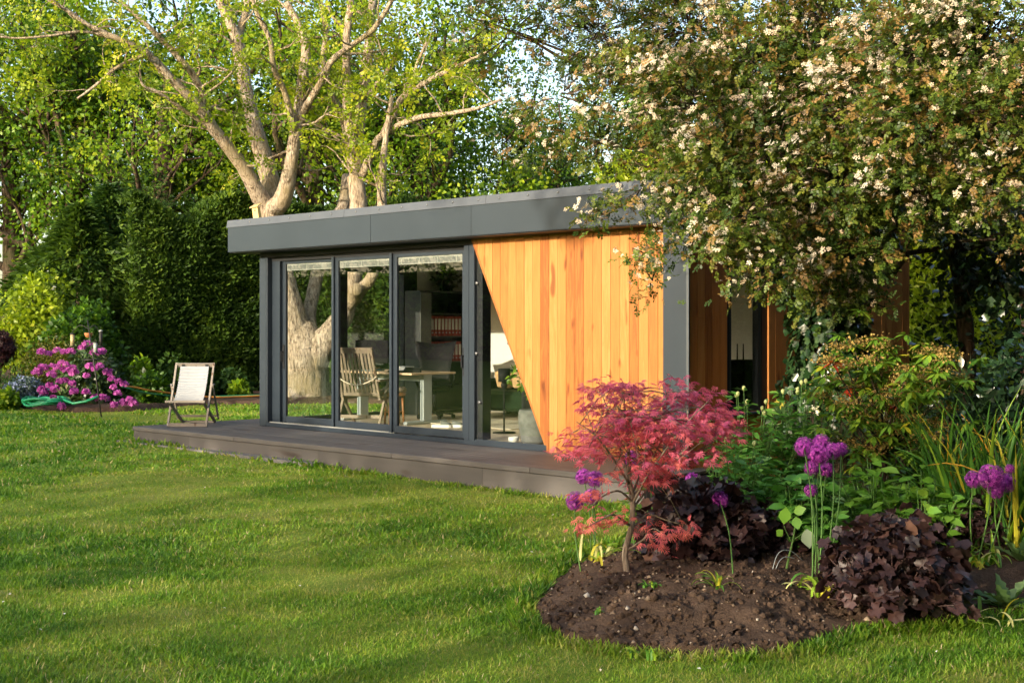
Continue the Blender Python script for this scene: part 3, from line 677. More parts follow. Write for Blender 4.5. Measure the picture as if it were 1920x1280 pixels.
# -- pale multi-stemmed tree behind the room (limbs laid out from the photograph, each at its own depth)
def pale_tree():
    r_ = rng(77); T0 = 29.6; root = thing('pale_tree', 'sunlit pale-barked tree with spreading limbs rising behind the roof', 'tree', gp(577,748))
    o3 = np.array(root.location); tubes = []; sites = []
    def limb(pts, n_=10, leafy=True):
        P = np.array([at(x, y, T0+dt) for x, y, w_, dt in pts])-o3; R = np.array([w_*.5*(T0+dt)/FPX for x, y, w_, dt in pts])
        P, R = smooth_path(P, R, 5); P = P+r_.normal(size=P.shape)*np.minimum(R, .1)[:, None]*.05
        tubes.append((P, R, n_))
        if leafy:
            for i in range(len(P)):
                if P[i][2] > 4.2 and R[i] < .16 and r_.random() < .9: sites.append((P[i], R[i]))
        return P, R
    limb([(577,764,125,0),(576,744,98,0),(577,715,78,0),(575,680,76,0),(573,650,74,0),(572,622,56,0),(572,600,26,0)], 32, False)
    limb([(571,715,46,0),(562,655,56,0),(551,605,54,0),(536,555,50,0),(522,500,48,.1),(510,440,48,.2),(505,400,50,.2),(502,380,44,.2)], 26, False)
    limb([(580,690,36,.1),(581,640,36,.25),(580,590,26,.5),(590,535,25,.8),(603,480,24,1.1),(625,420,26,1.4),(645,385,25,1.5),(650,330,18,1.8)], 10, False)
    limb([(584,720,44,0),(594,665,52,-.1),(620,627,46,-.2),(645,590,36,-.2),(658,545,34,-.2),(664,490,34,-.2),(668,430,32,-.2),(672,378,32,-.2),(665,330,30,-.2)], 22, False)
    limb([(650,575,24,-.3),(672,548,24,-.5),(697,520,22,-.8),(712,470,20,-1.0),(716,400,19,-1.0),(716,340,17,-1.0),(722,270,12,-1.1),(735,180,8,-1.2)], 9)
    limb([(667,560,24,-.4),(667,545,25,-.75),(667,543,24,-.95)], 10, False)
    limb([(502,392,38,.2),(487,368,34,0),(454,311,26,-.4),(405,247,22,-.9),(375,202,20,-1.3),(319,146,17,-1.8),(277,101,14,-2.1),(225,75,11,-2.4),(169,49,9,-2.6),(124,19,8,-2.8),(60,-20,6,-3)], 9)
    limb([(378,205,15,-1.2),(379,176,14,-1.3),(360,139,13,-1.5),(322,94,12,-1.6),(277,49,10,-1.8),(240,15,8,-1.9),(200,-20,7,-2)], 8)
    limb([(506,390,40,.3),(506,337,36,.5),(484,262,32,.6),(465,187,26,.8),(450,105,24,.9),(442,67,22,.9),(424,30,15,.8),(400,-20,12,.7)], 10)
    limb([(445,75,15,.9),(461,22,14,1.2),(470,-30,12,1.4)], 8)
    limb([(512,392,40,.1),(532,370,34,-.1),(545,310,25,-.3),(551,265,23,-.4),(559,225,22,-.4),(566,157,21,-.3),(574,94,18,-.2),(555,37,14,-.2),(536,5,12,-.2)], 10)
    limb([(560,222,15,-.4),(580,190,13,-.6),(600,157,13,-.8),(622,115,12,-1.0),(660,85,10,-1.2),(700,55,10,-1.4),(730,10,9,-1.5),(745,-20,8,-1.6)], 8)
    limb([(553,245,14,-.5),(532,169,12,-.9),(514,131,11,-1.2),(506,75,10,-1.4),(484,30,9,-1.6),(470,-10,8,-1.7)], 8)
    limb([(668,335,26,-.1),(657,275,20,.1),(643,220,17,.3),(622,175,14,.4),(606,120,12,.5),(612,60,11,.6),(600,0,9,.7)], 9)
    limb([(668,330,28,0),(671,258,24,0),(678,189,21,.1),(688,120,20,.2),(697,34,17,.3),(700,-20,14,.4)], 10)
    limb([(669,290,18,-.2),(652,220,17,-.4),(650,155,16,-.5),(650,69,15,-.6),(657,17,13,-.7),(660,-20,12,-.7)], 9)
    limb([(680,330,17,-.2),(698,285,15,-.5),(716,254,13,-.8),(777,223,11,-1.3),(846,213,9,-1.8),(900,202,7,-2.2),(940,187,5,-2.4)], 8)
    limb([(714,258,12,-.7),(743,206,13,-.9),(757,182,12,-1.0),(805,151,10,-1.3),(874,117,7,-1.7),(920,95,5,-1.9)], 8)
    limb([(757,182,8,-1),(775,150,7,-1),(782,120,6,-1),(800,80,5,-1.1)], 6)
    limb([(679,189,10,0),(705,160,10,-.2),(728,130,9,-.4),(745,100,8,-.5)], 7)
    limb([(277,101,9,-2.1),(245,115,8,-2.2),(215,130,7,-2.4),(180,160,6,-2.5),(145,185,4,-2.6)], 6)
    limb([(405,247,9,-.9),(350,210,8,-1.4),(300,175,7,-1.8),(268,160,5,-2.0),(262,130,4,-2)], 6)
    limb([(225,75,7,-2.4),(160,60,6,-2.6),(90,68,5,-2.9),(30,72,4,-3.1),(-20,66,4,-3.2)], 6)
    limb([(560,225,9,-.3),(600,235,7,-.1),(620,260,6,.1)], 6)
    for P0, R0 in [s_ for s_ in sites][::3]:
        d = norm(np.array([r_.normal(), r_.normal()*.8, r_.uniform(-.2, .9)])); tt = []
        grow(r_, P0, d, r_.uniform(.5, 1.1), min(R0*.4, .035), 1, tubes, tt, 2, .5, .15, .7)
        sites_t.extend(tt)
    tubes_mesh('trunk', M_BARKPALE, tubes, root, .035, 5)
    C = np.array([q[0] for q in sites_t]); P, o, tone = clumps(r_, C, 5, r_.uniform(.18, .36, len(C)), .7)
    mt = leafm('young_yellow_green_leaves', [(0,(.10,.16,.008)),(.4,(.21,.30,.012)),(.75,(.33,.40,.018)),(1,(.42,.42,.03))], .5)
    cloud('crown', mt, [leaf_part(r_, T_spray(5, 1.0, .5, .26, 4), P, o, tone, .20, .5, .22, .4)], root, kind='stuff')
sites_t = []
pale_tree()
bb = thing('bird_box', 'small yellow wooden bird box fixed to the pale trunk', 'bird box', at(483,411,29.0))
bb.scale = (.7,.7,.8); bb.rotation_euler = (0,-.15,.4)
MB().box((-.10,-.09,0),(.10,.09,.34),0,.004).build('box', plain('pale_pine', (.55,.40,.17), .7, 0, .3, .1, 8), bb)
b_ = MB(); b_.add([(-.15,-.15,.32),(.15,-.15,.32),(.15,.13,.42),(-.15,.13,.42),(-.15,-.15,.345),(.15,-.15,.345),(.15,.13,.445),(-.15,.13,.445)], [(0,3,2,1),(4,5,6,7),(0,1,5,4),(1,2,6,5),(2,3,7,6),(3,0,4,7)]); b_.build('lid', plain('pine_lid', (.45,.33,.15), .7), bb)
b_ = MB(); b_.lathe([(.025,0),(.025,.003)], n=10); o = b_.build('entrance_hole', M_BLACK, bb); o.location = (0,-.092,.24); o.rotation_euler = (math.pi/2,0,0)

# -- clipped conifer hedge, yew and shrubs
def hedge(name, label, p0, p1, thick, H, mat, n_, size, seed, bulge=.25, cat='hedge', top=.15, core=None):
    """a leafy wall from p0 to p1; face = side that shows"""
    r_ = rng(seed); p0 = np.array(p0, float); p1 = np.array(p1, float); L = np.linalg.norm(p1-p0); u = (p1-p0)/L; nv = np.array([u[1], -u[0]])
    root = thing(name, label, cat, (*((p0+p1)/2), 0)); mid = (p0+p1)/2
    def surf(s, h):
        return bulge*(fbm(s*.9+seed, h*.9, seed, 3)-.5)*2 + .05*np.sin(h*2)
    # side face and top
    ns = int(n_*.78); s = r_.uniform(0, L, ns); h = H*r_.random(ns)**.9; hh = H*(1+top*(fbm(s*.7, s*0, seed+4, 3)-.5)*2)
    h = h*hh/H; dep = thick/2+surf(s, h)-np.abs(r_.normal(0, .10, ns)); P1 = np.stack([s-L/2, dep, h], 1)
    nt_ = n_-ns; s2 = r_.uniform(0, L, nt_); q = r_.uniform(-thick/2, thick/2, nt_); h2 = H*(1+top*(fbm(s2*.7, s2*0, seed+4, 3)-.5)*2)
    P2 = np.stack([s2-L/2, q, h2+.12*(fbm(s2*2, q*2, seed+7, 2)-.5)*2-np.abs(r_.normal(0, .08, nt_))], 1)
    ne = int(n_*.05); sg = np.where(r_.random(ne) < .5, -1., 1.); he = H*.97*r_.random(ne); P3 = np.stack([sg*(L/2-.12+.3*(fbm(he*1.5, sg*9, seed+3)-.5)-np.abs(r_.normal(0,.09,ne))), r_.uniform(-thick/2, thick/2, ne), he], 1)
    P = np.vstack([P1, P2, P3]); O = np.vstack([np.tile([0,1,.15], (ns,1)), np.tile([0,.2,1], (nt_,1)), np.stack([sg, 0*sg, .15+0*sg], 1)])
    W = np.stack([P[:,0]*u[0]+P[:,1]*nv[0], P[:,0]*u[1]+P[:,1]*nv[1], P[:,2]], 1); OW = np.stack([O[:,0]*u[0]+O[:,1]*nv[0], O[:,0]*u[1]+O[:,1]*nv[1], O[:,2]], 1)
    D = norm(OW*.6+r_.normal(size=W.shape)*.55+np.array([0,0,.35])); N = norm(OW*.7+r_.normal(size=W.shape)*.6)
    tone = (fbm(P[:,0]*1.6+9, P[:,2]*1.6, seed+11, 3)-.5)*.9
    cloud('foliage', mat, [(T_diamond(.2,.4,.06), W, D, N, size*r_.uniform(.6, 1.3, len(W)), np.clip(.42+tone+r_.normal(0, .17, len(W)), 0, 1))], root, kind='stuff')
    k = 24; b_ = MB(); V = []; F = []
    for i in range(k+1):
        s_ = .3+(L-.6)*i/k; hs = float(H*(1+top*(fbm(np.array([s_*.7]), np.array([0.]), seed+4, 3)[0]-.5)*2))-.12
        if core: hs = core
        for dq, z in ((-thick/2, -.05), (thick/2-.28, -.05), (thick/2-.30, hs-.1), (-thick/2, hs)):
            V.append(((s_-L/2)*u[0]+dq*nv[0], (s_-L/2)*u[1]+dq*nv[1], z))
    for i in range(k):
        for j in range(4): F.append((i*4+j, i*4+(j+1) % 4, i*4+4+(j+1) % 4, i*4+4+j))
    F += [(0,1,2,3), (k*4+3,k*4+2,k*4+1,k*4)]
    b_.add(V, F); b_.build('dark_core', M_CORE, root)  # solid dark core put in to block light through the hedge
    return root
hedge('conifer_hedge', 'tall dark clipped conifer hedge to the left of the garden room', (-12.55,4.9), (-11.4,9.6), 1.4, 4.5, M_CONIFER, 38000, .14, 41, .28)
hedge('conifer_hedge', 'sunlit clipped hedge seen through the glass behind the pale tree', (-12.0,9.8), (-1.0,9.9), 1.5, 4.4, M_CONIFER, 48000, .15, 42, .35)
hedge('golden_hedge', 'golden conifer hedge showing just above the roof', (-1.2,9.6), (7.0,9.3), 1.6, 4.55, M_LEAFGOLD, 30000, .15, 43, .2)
hedge('yew_hedge', 'hedge coloured dark for shade beyond the right end of the garden room', (7.6,8.6), (17,9.6), 1.4, 4.3, M_YEW, 26000, .15, 44, .25)  # dark foliage colour stands in for the hawthorn's shade

def bush(name, label, base, rx, ry, rz, mat, n_, size, seed, tm=None, cat='shrub', nblob=14, z0=.15, parent=None, upb=.5, stems=True, part_name='foliage', group=None, tone0=.5, zbase=None, smooth=False):
    """shrub: overlapping leaf blobs round short stems"""
    r_ = rng(seed); base = np.array(base, float)
    root = parent or thing(name, label, cat, base, 0, group); tm = tm or T_oval()
    C = rdir(r_, nblob)*(r_.random(nblob)**.5)[:, None]*.72; C[:,2] = np.abs(C[:,2])
    C = C*[rx, ry, rz*1.0]; C[:,2] = z0+C[:,2]*(1-z0/rz)
    rb = r_.uniform(.34, .52, nblob)*(rx+ry)*.5; k = n_//nblob
    o = rdir(r_, nblob*k)*(.55+.45*r_.random(nblob*k)**.5)[:, None]; o[:,2] *= min(1.2, rz/(rx+ry)*1.6)
    P = np.repeat(C, k, 0)+o*np.repeat(rb, k)[:, None]; tone = np.repeat(r_.normal(0, .12, nblob), k)
    ok = P[:,2] > .02; P, o, tone = P[ok], o[ok], tone[ok]
    cloud(part_name, mat, [leaf_part(r_, tm, P, o, tone, size, tone0, .18, upb)], root, kind='stuff', smooth=smooth)
    if stems:
        b_ = MB()
        for i in range(nblob):
            q = C[i]; pts, rr = smooth_path([(q[0]*.1,q[1]*.1,-.05),(q[0]*.45,q[1]*.45,q[2]*.5),tuple(q)], [.022*rz+.006,.014*rz+.004,.004], 3); b_.tube(pts, rr, 5)
        b_.build('stems', M_BARKDARK, root)
    return root
def conifer(label, px, t, R, H, mat, n_, seed, size=.2, name='conifer'):
    r_ = rng(seed); p = at(px, HYP, t); root = thing(name, label, 'conifer', (p[0], p[1], 0))
    h = H*r_.random(n_)**.85; prof = R*np.clip(np.minimum(1.0, (1-h/H)*3.2)**.7, .05, 1)*(.8+.25*np.sin(h*2.1+seed)); a = r_.uniform(0, 2*math.pi, n_)
    lump = .5+.95*fbm(a*1.6+seed*3, h*.9, seed, 3); rr = prof*lump*(.55+.45*r_.random(n_)**.4)
    P = np.stack([np.cos(a)*rr, np.sin(a)*rr, h], 1); O = np.stack([np.cos(a), np.sin(a), np.zeros(n_)], 1)
    D = norm(O*.9+r_.normal(size=(n_,3))*.4+[0,0,-.15]); N = norm(r_.normal(size=(n_,3))*.5+[0,0,.7]+O*.4)
    cloud('foliage', mat, [(T_diamond(.17,.4,.05), P, D, N, size*r_.uniform(.6, 1.4, n_), np.clip(.4+(lump-.97)*.7+r_.normal(0, .17, n_), 0, 1))], root, kind='stuff')
    b_ = MB(); b_.tube([(0,0,-.1),(0,0,H*.5),(0,0,H*.92)], [.16,.1,.03], 8); b_.build('trunk', M_BARKDARK, root)
    return root
M_YEWB = leafm('yew_tree_sprays', [(0,(.012,.034,.007)),(.5,(.032,.075,.010)),(1,(.10,.17,.020))], .25, .6, .2)
bush('yew_tree', 'broad dark yew towering behind the rhododendron', at(285,HYP,35.0)*[1,1,0], 2.2, 1.9, 6.7, M_YEWB, 5200, .36, 7, T_spray(8,1.0,.34,.16,6), 'conifer', nblob=44, z0=1.5, upb=.6)
conifer('narrow dark conifer left of the broad yew', 205, 33.5, 1.2, 5.2, M_YEW, 10000, 8, .2, 'yew_tree')
conifer('shaggy dark conifer standing behind the bright left bush', 150, 32.5, 1.7, 4.6, M_CONIFER, 14000, 9, .22, 'yew_tree')
bush('bright_bush', 'bright yellow-green bush lit by the sun at the left edge', at(55,HYP,29.5)*[1,1,0], 1.35, 1.2, 2.9, M_LEAFGOLD, 7000, .13, 51, z0=1.2)
bush('green_shrub', 'rounded leafy green shrub behind the purple blooms', at(150,HYP,29.0)*[1,1,0], 1.3, 1.1, 2.3, M_LEAFMID, 8000, .13, 52, z0=.7)
bush('olive_shrub', 'low olive-yellow shrub just behind the rhododendron', at(100,HYP,27.4)*[1,1,0], .85, .8, 1.45, leafm('olive_leaves', [(0,(.05,.06,.006)),(.5,(.13,.13,.014)),(1,(.22,.20,.03))], .35), 6000, .07, 53, T_diamond(.2), z0=.3)
bush('purple_maple', 'dark purple leafed maple cut by the left edge', at(-2,HYP,27.2)*[1,1,0], .6, .6, 1.6, leafm('purple_leaves', [(0,(.018,.006,.008)),(.5,(.045,.012,.016)),(1,(.09,.03,.03))], .3), 3600, .09, 54, T_star(5), z0=1.1, nblob=9)
bush('cane_clump', 'clump of thin pale canes under the purple maple', at(18,HYP,26.6)*[1,1,0], .55, .5, .9, M_YEW, 900, .1, 55, T_diamond(.1), z0=.25)
bush('blue_flower_clump', 'mound of small blue flowers left of the rhododendron', at(42,HYP,26.3)*[1,1,0], .62, .5, .62, leafm('forget_me_not', [(0,(.03,.05,.03)),(.45,(.06,.10,.09)),(.6,(.16,.20,.36)),(1,(.30,.36,.55))], .2), 5200, .05, 56, T_diamond(.4), nblob=12, z0=.12)
bush('leafy_plant', 'bright leafy plant at the lower left edge of the border', at(4,HYP,25.8)*[1,1,0], .32, .3, .35, M_LEAFOAK, 500, .12, 57, z0=.1, nblob=6, cat='plant')
for i, (px, t, rx, rz, mt, lb) in enumerate(((212,27.6,.5,.75,M_YEW,'dark feathery shrub right of the bird feeders'),(285,27.2,.55,.95,M_LEAFMID,'large-leaved shrub between the rhododendron and the deckchair'),
        (325,28.2,.5,1.0,M_YEW,'dark shrub under the hedge behind the deckchair'),(262,28.0,.35,1.15,M_LEAFOAK,'slim yellow-green shrub against the yew'),
        (440,29.5,.55,.6,M_YEW,'low shrub at the foot of the hedge beside the post'),(447,28.6,.22,.32,M_LEAFOAK,'small pale green plant at the foot of the hedge'),(372,29.2,.45,.7,M_YEW,'dark low shrub right behind the deckchair back'))):
    p = at(px, HYP, t); bush('border_shrub', lb, (p[0], p[1], 0.03), rx, rx*.9, rz, mt, 1400, .13, 60+i, z0=.12, nblob=9)

# -- rhododendron in flower
def rhodo():
    p = gp(160,764); p[2] = .02; root = thing('rhododendron', 'rounded rhododendron covered in magenta pink flower heads', 'shrub', p)
    r_ = rng(88); mt = leafm('rhododendron_leaves', [(0,(.018,.045,.010)),(.6,(.045,.085,.018)),(.85,(.09,.11,.03)),(1,(.16,.13,.05))], .15, .4, .5)
    bush('', None, p, 1.0, .85, 1.22, mt, 3400, .17, 89, T_oval(.17,.04,.16), parent=root, nblob=22, z0=.12)
    fm = leafm('magenta_petals', [(0,(.26,.035,.22)),(.5,(.42,.075,.36)),(1,(.60,.17,.50))], .3, .6, .2, (1.2,.8,1.1)); me = None
    spots = [(77,661),(90,664),(107,658),(120,661),(133,660),(153,653),(163,647),(178,662),(190,661),(69,699),(81,691),(97,687),(107,690),(115,681),(124,684),(120,694),(135,693),(139,699),(96,703),(168,687),(186,688),(178,692),(163,705),(202,699),(209,711),(78,731),(82,737),(93,725),(103,730),(112,716),(122,715),(135,720),(100,747),(96,753),(139,735),(161,736),(114,763),(222,716),(233,722),(213,727),(220,738),(178,747),(192,745),(200,748),(213,760),(243,749),(250,757),(230,756)]
    c3 = np.array(p)
    for i, (x, y) in enumerate(spots):
        t = 25.3+.25*abs((x-160)/90)+r_.uniform(-.1,.1)-.3*(y-650)/120; q = at(x, y, t)-c3
        if me is None or i % 12 == 0:
            k = 26; dd = rdir(r_, k); dd[:,2] = np.abs(dd[:,2])*.9-.1; dd = norm(dd)
            o = cloud('flower_head', fm, [(T_blossom(), dd*.075, rdir(r_, k), dd, .085*np.ones(k), r_.random(k))], root); me = o.data
        else: o = link('flower_head', me, root)
        o.location = q; o.rotation_euler = (r_.uniform(-.3,.3), r_.uniform(-.3,.3), r_.uniform(0,6)); s = r_.uniform(.75, 1.1); o.scale = (s,s,s)
rhodo()

# -- flowering hawthorn over the right half
def hawthorn():
    r_ = rng(99); base = at(1560, 600, 12.9); base[2] = .05
    root = thing('hawthorn_tree', 'large hawthorn in white blossom overhanging the right end of the roof', 'tree', base)
    CL = [(925,45,75,75,12.6),(960,60,110,90,12.5),(1050,180,110,80,12.0),(970,235,75,60,12.7),(1120,60,130,100,12.5),(1200,160,120,90,11.8),(1130,265,80,50,11.8),(1035,300,55,28,12.2),(1290,60,130,110,12.0),
          (1320,200,130,100,11.2),(1265,290,90,50,11.5),(1330,320,90,70,11.0),(1195,372,58,30,11.6),(1135,400,34,20,11.7),(1245,365,50,40,11.5),(1208,470,26,34,11.6),(1222,530,16,36,11.55),(1290,430,46,34,11.3),(1420,120,130,120,11.2),(1450,270,120,100,10.8),
          (1400,400,100,70,10.8),(1345,450,60,36,10.9),(1480,480,80,75,10.8),(1420,530,34,40,10.8),(1560,60,130,110,11.0),(1590,200,130,110,10.6),(1570,340,120,90,10.6),(1610,460,80,65,11.0),(1560,545,70,55,11.2),(1625,565,45,25,11.2),(1720,100,130,120,10.2),
          (1740,230,130,110,10.0),(1700,350,110,70,10.3),(1860,60,120,110,10.0),(1870,200,110,110,9.8),(1850,325,100,75,10.0),(1910,430,60,45,10.4),(1690,430,60,24,10.6),(1770,420,45,26,10.4)]
    up = [(1200,-120,140,90,12.0),(1400,-120,150,100,11.6),(1600,-120,150,100,11.2),(1800,-120,150,100,10.8),(1350,-260,200,110,12),(1650,-260,200,110,11.6)]
    back = [(1200,60,170,120,13.6),(1400,180,170,150,13.4),(1350,340,100,70,12.8),(1600,120,170,150,13.0),(1560,300,150,110,12.6),(1780,200,170,150,12.4),(1720,330,150,90,12.4),(1900,300,120,130,12.2),(1500,430,100,70,12.4)]
    tubes = []; L = []; F = []; B = np.array(base)
    tr = [(0,0,-.1),(-.05,.02,.8),(.05,-.05,1.6),(-.05,.05,2.4),(.1,-.05,3.2)]; P, R = smooth_path(tr, [.21,.17,.16,.14,.11], 5); tubes.append((P, R, 12)); fork = np.array(tr[2]); fork2 = np.array(tr[3])
    spr = [T_spray(7, 1.0, .42, .30, q_) for q_ in (1,2,3)]; cor = T_corymb()
    for gi, (x, y, rx, ry, t) in enumerate(CL+up+back):
        kind = 0 if gi < len(CL) else (1 if gi < len(CL)+len(up) else 2)
        c = at(x, y, t)-B; sc = t/FPX; ax = np.array([rx*sc, .55 if kind == 0 else .8, ry*sc])
        f = fork2 if c[2] > 2.6 else fork
        if min(rx, ry) > 40 and kind != 1:
            mid = (f+c)/2+np.array([0,0,.25])+r_.normal(size=3)*.12; Pq, Rq = smooth_path([f, mid, c], [.05,.03,.008], 5); Pq[1:-1] += r_.normal(size=Pq[1:-1].shape)*.03; tubes.append((Pq, Rq, 6))
        vol = rx*ry/(110*90)*(.32 if x < 1110 else (.7 if x < 1250 else 1)); ns = max(6, int((74 if kind == 0 else (45 if kind == 1 else 60))*vol))
        o = rdir(r_, ns)*(.35+.65*r_.random(ns)**.5)[:, None]
        # real axes: along the view's right, away, up
        S = o[:,0,None]*np.array([RD[0],RD[1],0])*ax[0]+o[:,1,None]*np.array([VD[0],VD[1],0])*ax[1]+o[:,2,None]*np.array([0,0,1.])*ax[2]
        C = c+S; out = norm(S+[0,0,.05]); tone = r_.normal(0, .13, ns)
        if kind == 0:
            for i in range(0, ns, 2):
                q0 = c+S[i]*.2; q1 = c+S[i]*1.02; pm = (q0+q1)/2+r_.normal(size=3)*.05; tubes.append((np.array([q0, pm, q1]), np.array([.008,.006,.003]), 4))
        k = 12; Pl = (C[:,None,:]+r_.normal(size=(ns,k,3))*np.array([.085,.085,.06])).reshape(-1,3); nn = len(Pl)
        D = norm(np.repeat(out, k, 0)*.8+r_.normal(size=(nn,3))*.6+[0,0,-.28]); N = norm(r_.normal(size=(nn,3))*.5+np.array([0,-.35,.9]))
        warm = np.repeat(r_.random(ns) < .42, k) & (r_.random(nn) < .42)
        rd = np.clip(np.where(warm, r_.uniform(.72, 1, nn), np.minimum(.36+np.repeat(tone, k)+r_.normal(0, .16, nn), .68)), 0, 1)
        for v in range(3): m3 = np.arange(nn) % 3 == v; L.append((spr[v], Pl[m3], D[m3], N[m3], r_.uniform(.055, .10, int(m3.sum())), rd[m3]))
        if kind == 0:
            npat = r_.integers(3, 6); pc = C[r_.choice(ns, npat)]; dist = np.min(np.linalg.norm(C[:,None,:]-pc[None], axis=2), 1)
            pr = np.exp(-(dist/.16)**2)+.06; pr /= pr.sum(); nb = int(ns*3.6); pick = r_.choice(ns, nb, True, pr)
            Pb = C[pick]+out[pick]*.07+[0,-.03,.05]+r_.normal(size=(nb,3))*[.07,.07,.05]
            F.append((cor, Pb, rdir(r_, nb), norm(r_.normal(size=(nb,3))*.35+np.array([.1,-.55,.75])), r_.uniform(.035, .066, nb), np.where(dist[pick] < .14, r_.uniform(.45,1,nb), r_.uniform(0,.7,nb))))
    tubes_mesh('trunk', M_BARKDARK, tubes, root, .05, 3)
    lm = leafm('hawthorn_leaves', [(0,(.022,.048,.009)),(.3,(.062,.108,.015)),(.6,(.145,.190,.026)),(.69,(.19,.20,.03)),(.74,(.19,.135,.034)),(.88,(.25,.155,.045)),(1,(.34,.21,.08))], .34)
    cloud('crown', lm, L, root, kind='stuff')
    fm = leafm('hawthorn_blossom', [(0,(.34,.25,.16)),(.4,(.48,.38,.27)),(.7,(.62,.54,.42)),(1,(.72,.66,.56))], .25, .7, .2, (1,1,.95))
    cloud('blossom', fm, F, root, kind='stuff')
    # ivy round the trunk
    iv = thing('ivy', 'dark glossy ivy climbing the hawthorn trunk beside the cedar side wall', 'ivy', base)
    nn = 3600; h = r_.uniform(.45, 2.6, nn); a = r_.uniform(0, 2*math.pi, nn); rr = (.36+.18*np.sin(h*2.2+1)+.2*fbm(a*2, h*2, 5))*(.6+.5*r_.random(nn)); sw = np.clip((h-1.2)/1.6, 0, 1)
    P = np.stack([np.cos(a)*rr*(1+.5*sw)-.12*sw, np.sin(a)*rr*(1+.3*sw), h], 1); O = np.stack([np.cos(a), np.sin(a), 0*a], 1)
    im = leafm('ivy_leaves', [(0,(.010,.030,.010)),(.6,(.022,.058,.016)),(.9,(.050,.095,.030)),(.97,(.10,.15,.07)),(1,(.30,.26,.03))], .12, .3, .6)
    cloud('foliage', im, [(T_lobed(), P, norm(O*.25+r_.normal(size=(nn,3))*.35+[0,0,-.8]), norm(O+r_.normal(size=(nn,3))*.35), r_.uniform(.07,.12,nn), r_.random(nn))], iv, kind='stuff')
    b_ = MB()
    for i in range(5):
        aa = i*1.26; b_.tube([(math.cos(aa)*.2, math.sin(aa)*.2, 0), (math.cos(aa+.5)*.22, math.sin(aa+.5)*.22, 1.0), (math.cos(aa+.9)*.2, math.sin(aa+.9)*.2, 2.3)], [.02,.014,.006], 5)
    b_.build('stems', M_BARKDARK, iv)
hawthorn()
# -- gnarled tree and evergreens at the right edge
def right_side():
    r_ = rng(17); base = at(1815, 600, 12.6); base[2] = 0; root = thing('gnarled_tree', 'dark gnarled bare-limbed tree behind the strappy leaves at right', 'tree', base); tubes = []; B = np.array(base)
    for pts in ([(1815,760,34,0),(1812,640,30,0),(1800,540,26,0),(1790,450,24,0),(1788,390,22,0),(1780,320,18,.2)], [(1800,545,20,0),(1840,520,18,-.3),(1880,530,16,-.5),(1930,560,14,-.8)], [(1792,460,14,0),(1830,465,13,-.3),(1860,445,12,-.6),(1900,460,10,-.9)], [(1790,420,12,0),(1815,400,11,.3),(1850,380,9,.6),(1900,350,7,.8)]):
        P = np.array([at(x, y, 12.6+d) for x, y, w_, d in pts])-B; R = np.array([w_*.5*12.6/FPX for x, y, w_, d in pts]); tubes.append((*smooth_path(P, R, 5), 8))
    tubes_mesh('trunk', M_BARKDARK, tubes, root, .1, 4)
    nn = 1500; k = r_.integers(0, len(tubes), nn); P = np.array([tubes[i][0][r_.integers(0, len(tubes[i][0]))] for i in k])+r_.normal(size=(nn,3))*.2
    im = leafm('ivy_on_tree', [(0,(.010,.028,.010)),(.6,(.020,.052,.016)),(1,(.06,.10,.03))], .12, .3, .6)
    cloud('crown', im, [(T_lobed(), P, norm(r_.normal(size=(nn,3))+[0,0,-.6]), rdir(r_, nn), r_.uniform(.06,.11,nn), r_.random(nn))], root, kind='stuff')
    lau = leafm('laurel_leaves', [(0,(.008,.024,.010)),(.6,(.018,.046,.018)),(1,(.04,.08,.03))], .1, .28, .6)
    bush('laurel', 'dark glossy evergreen shrub at the right edge behind the strappy leaves', at(1875,HYP,11.6)*[1,1,0], .8, .7, 1.75, lau, 5200, .10, 71, T_oval(.22,.05,.1), nblob=20, z0=.3)
    bush('laurel', 'dark glossy evergreen shrub low beside the cedar wall end', at(1765,HYP,12.6)*[1,1,0], .7, .6, 1.2, lau, 2600, .10, 72, T_oval(.22,.05,.1), nblob=14, z0=.2)
    bush('hanging_shrub', 'thin leafy stems in front of the dark gap right of the wall', at(1690,HYP,11.4)*[1,1,0], .5, .4, 1.25, M_LEAFMID, 700, .07, 73, nblob=12, z0=.3)
right_side()
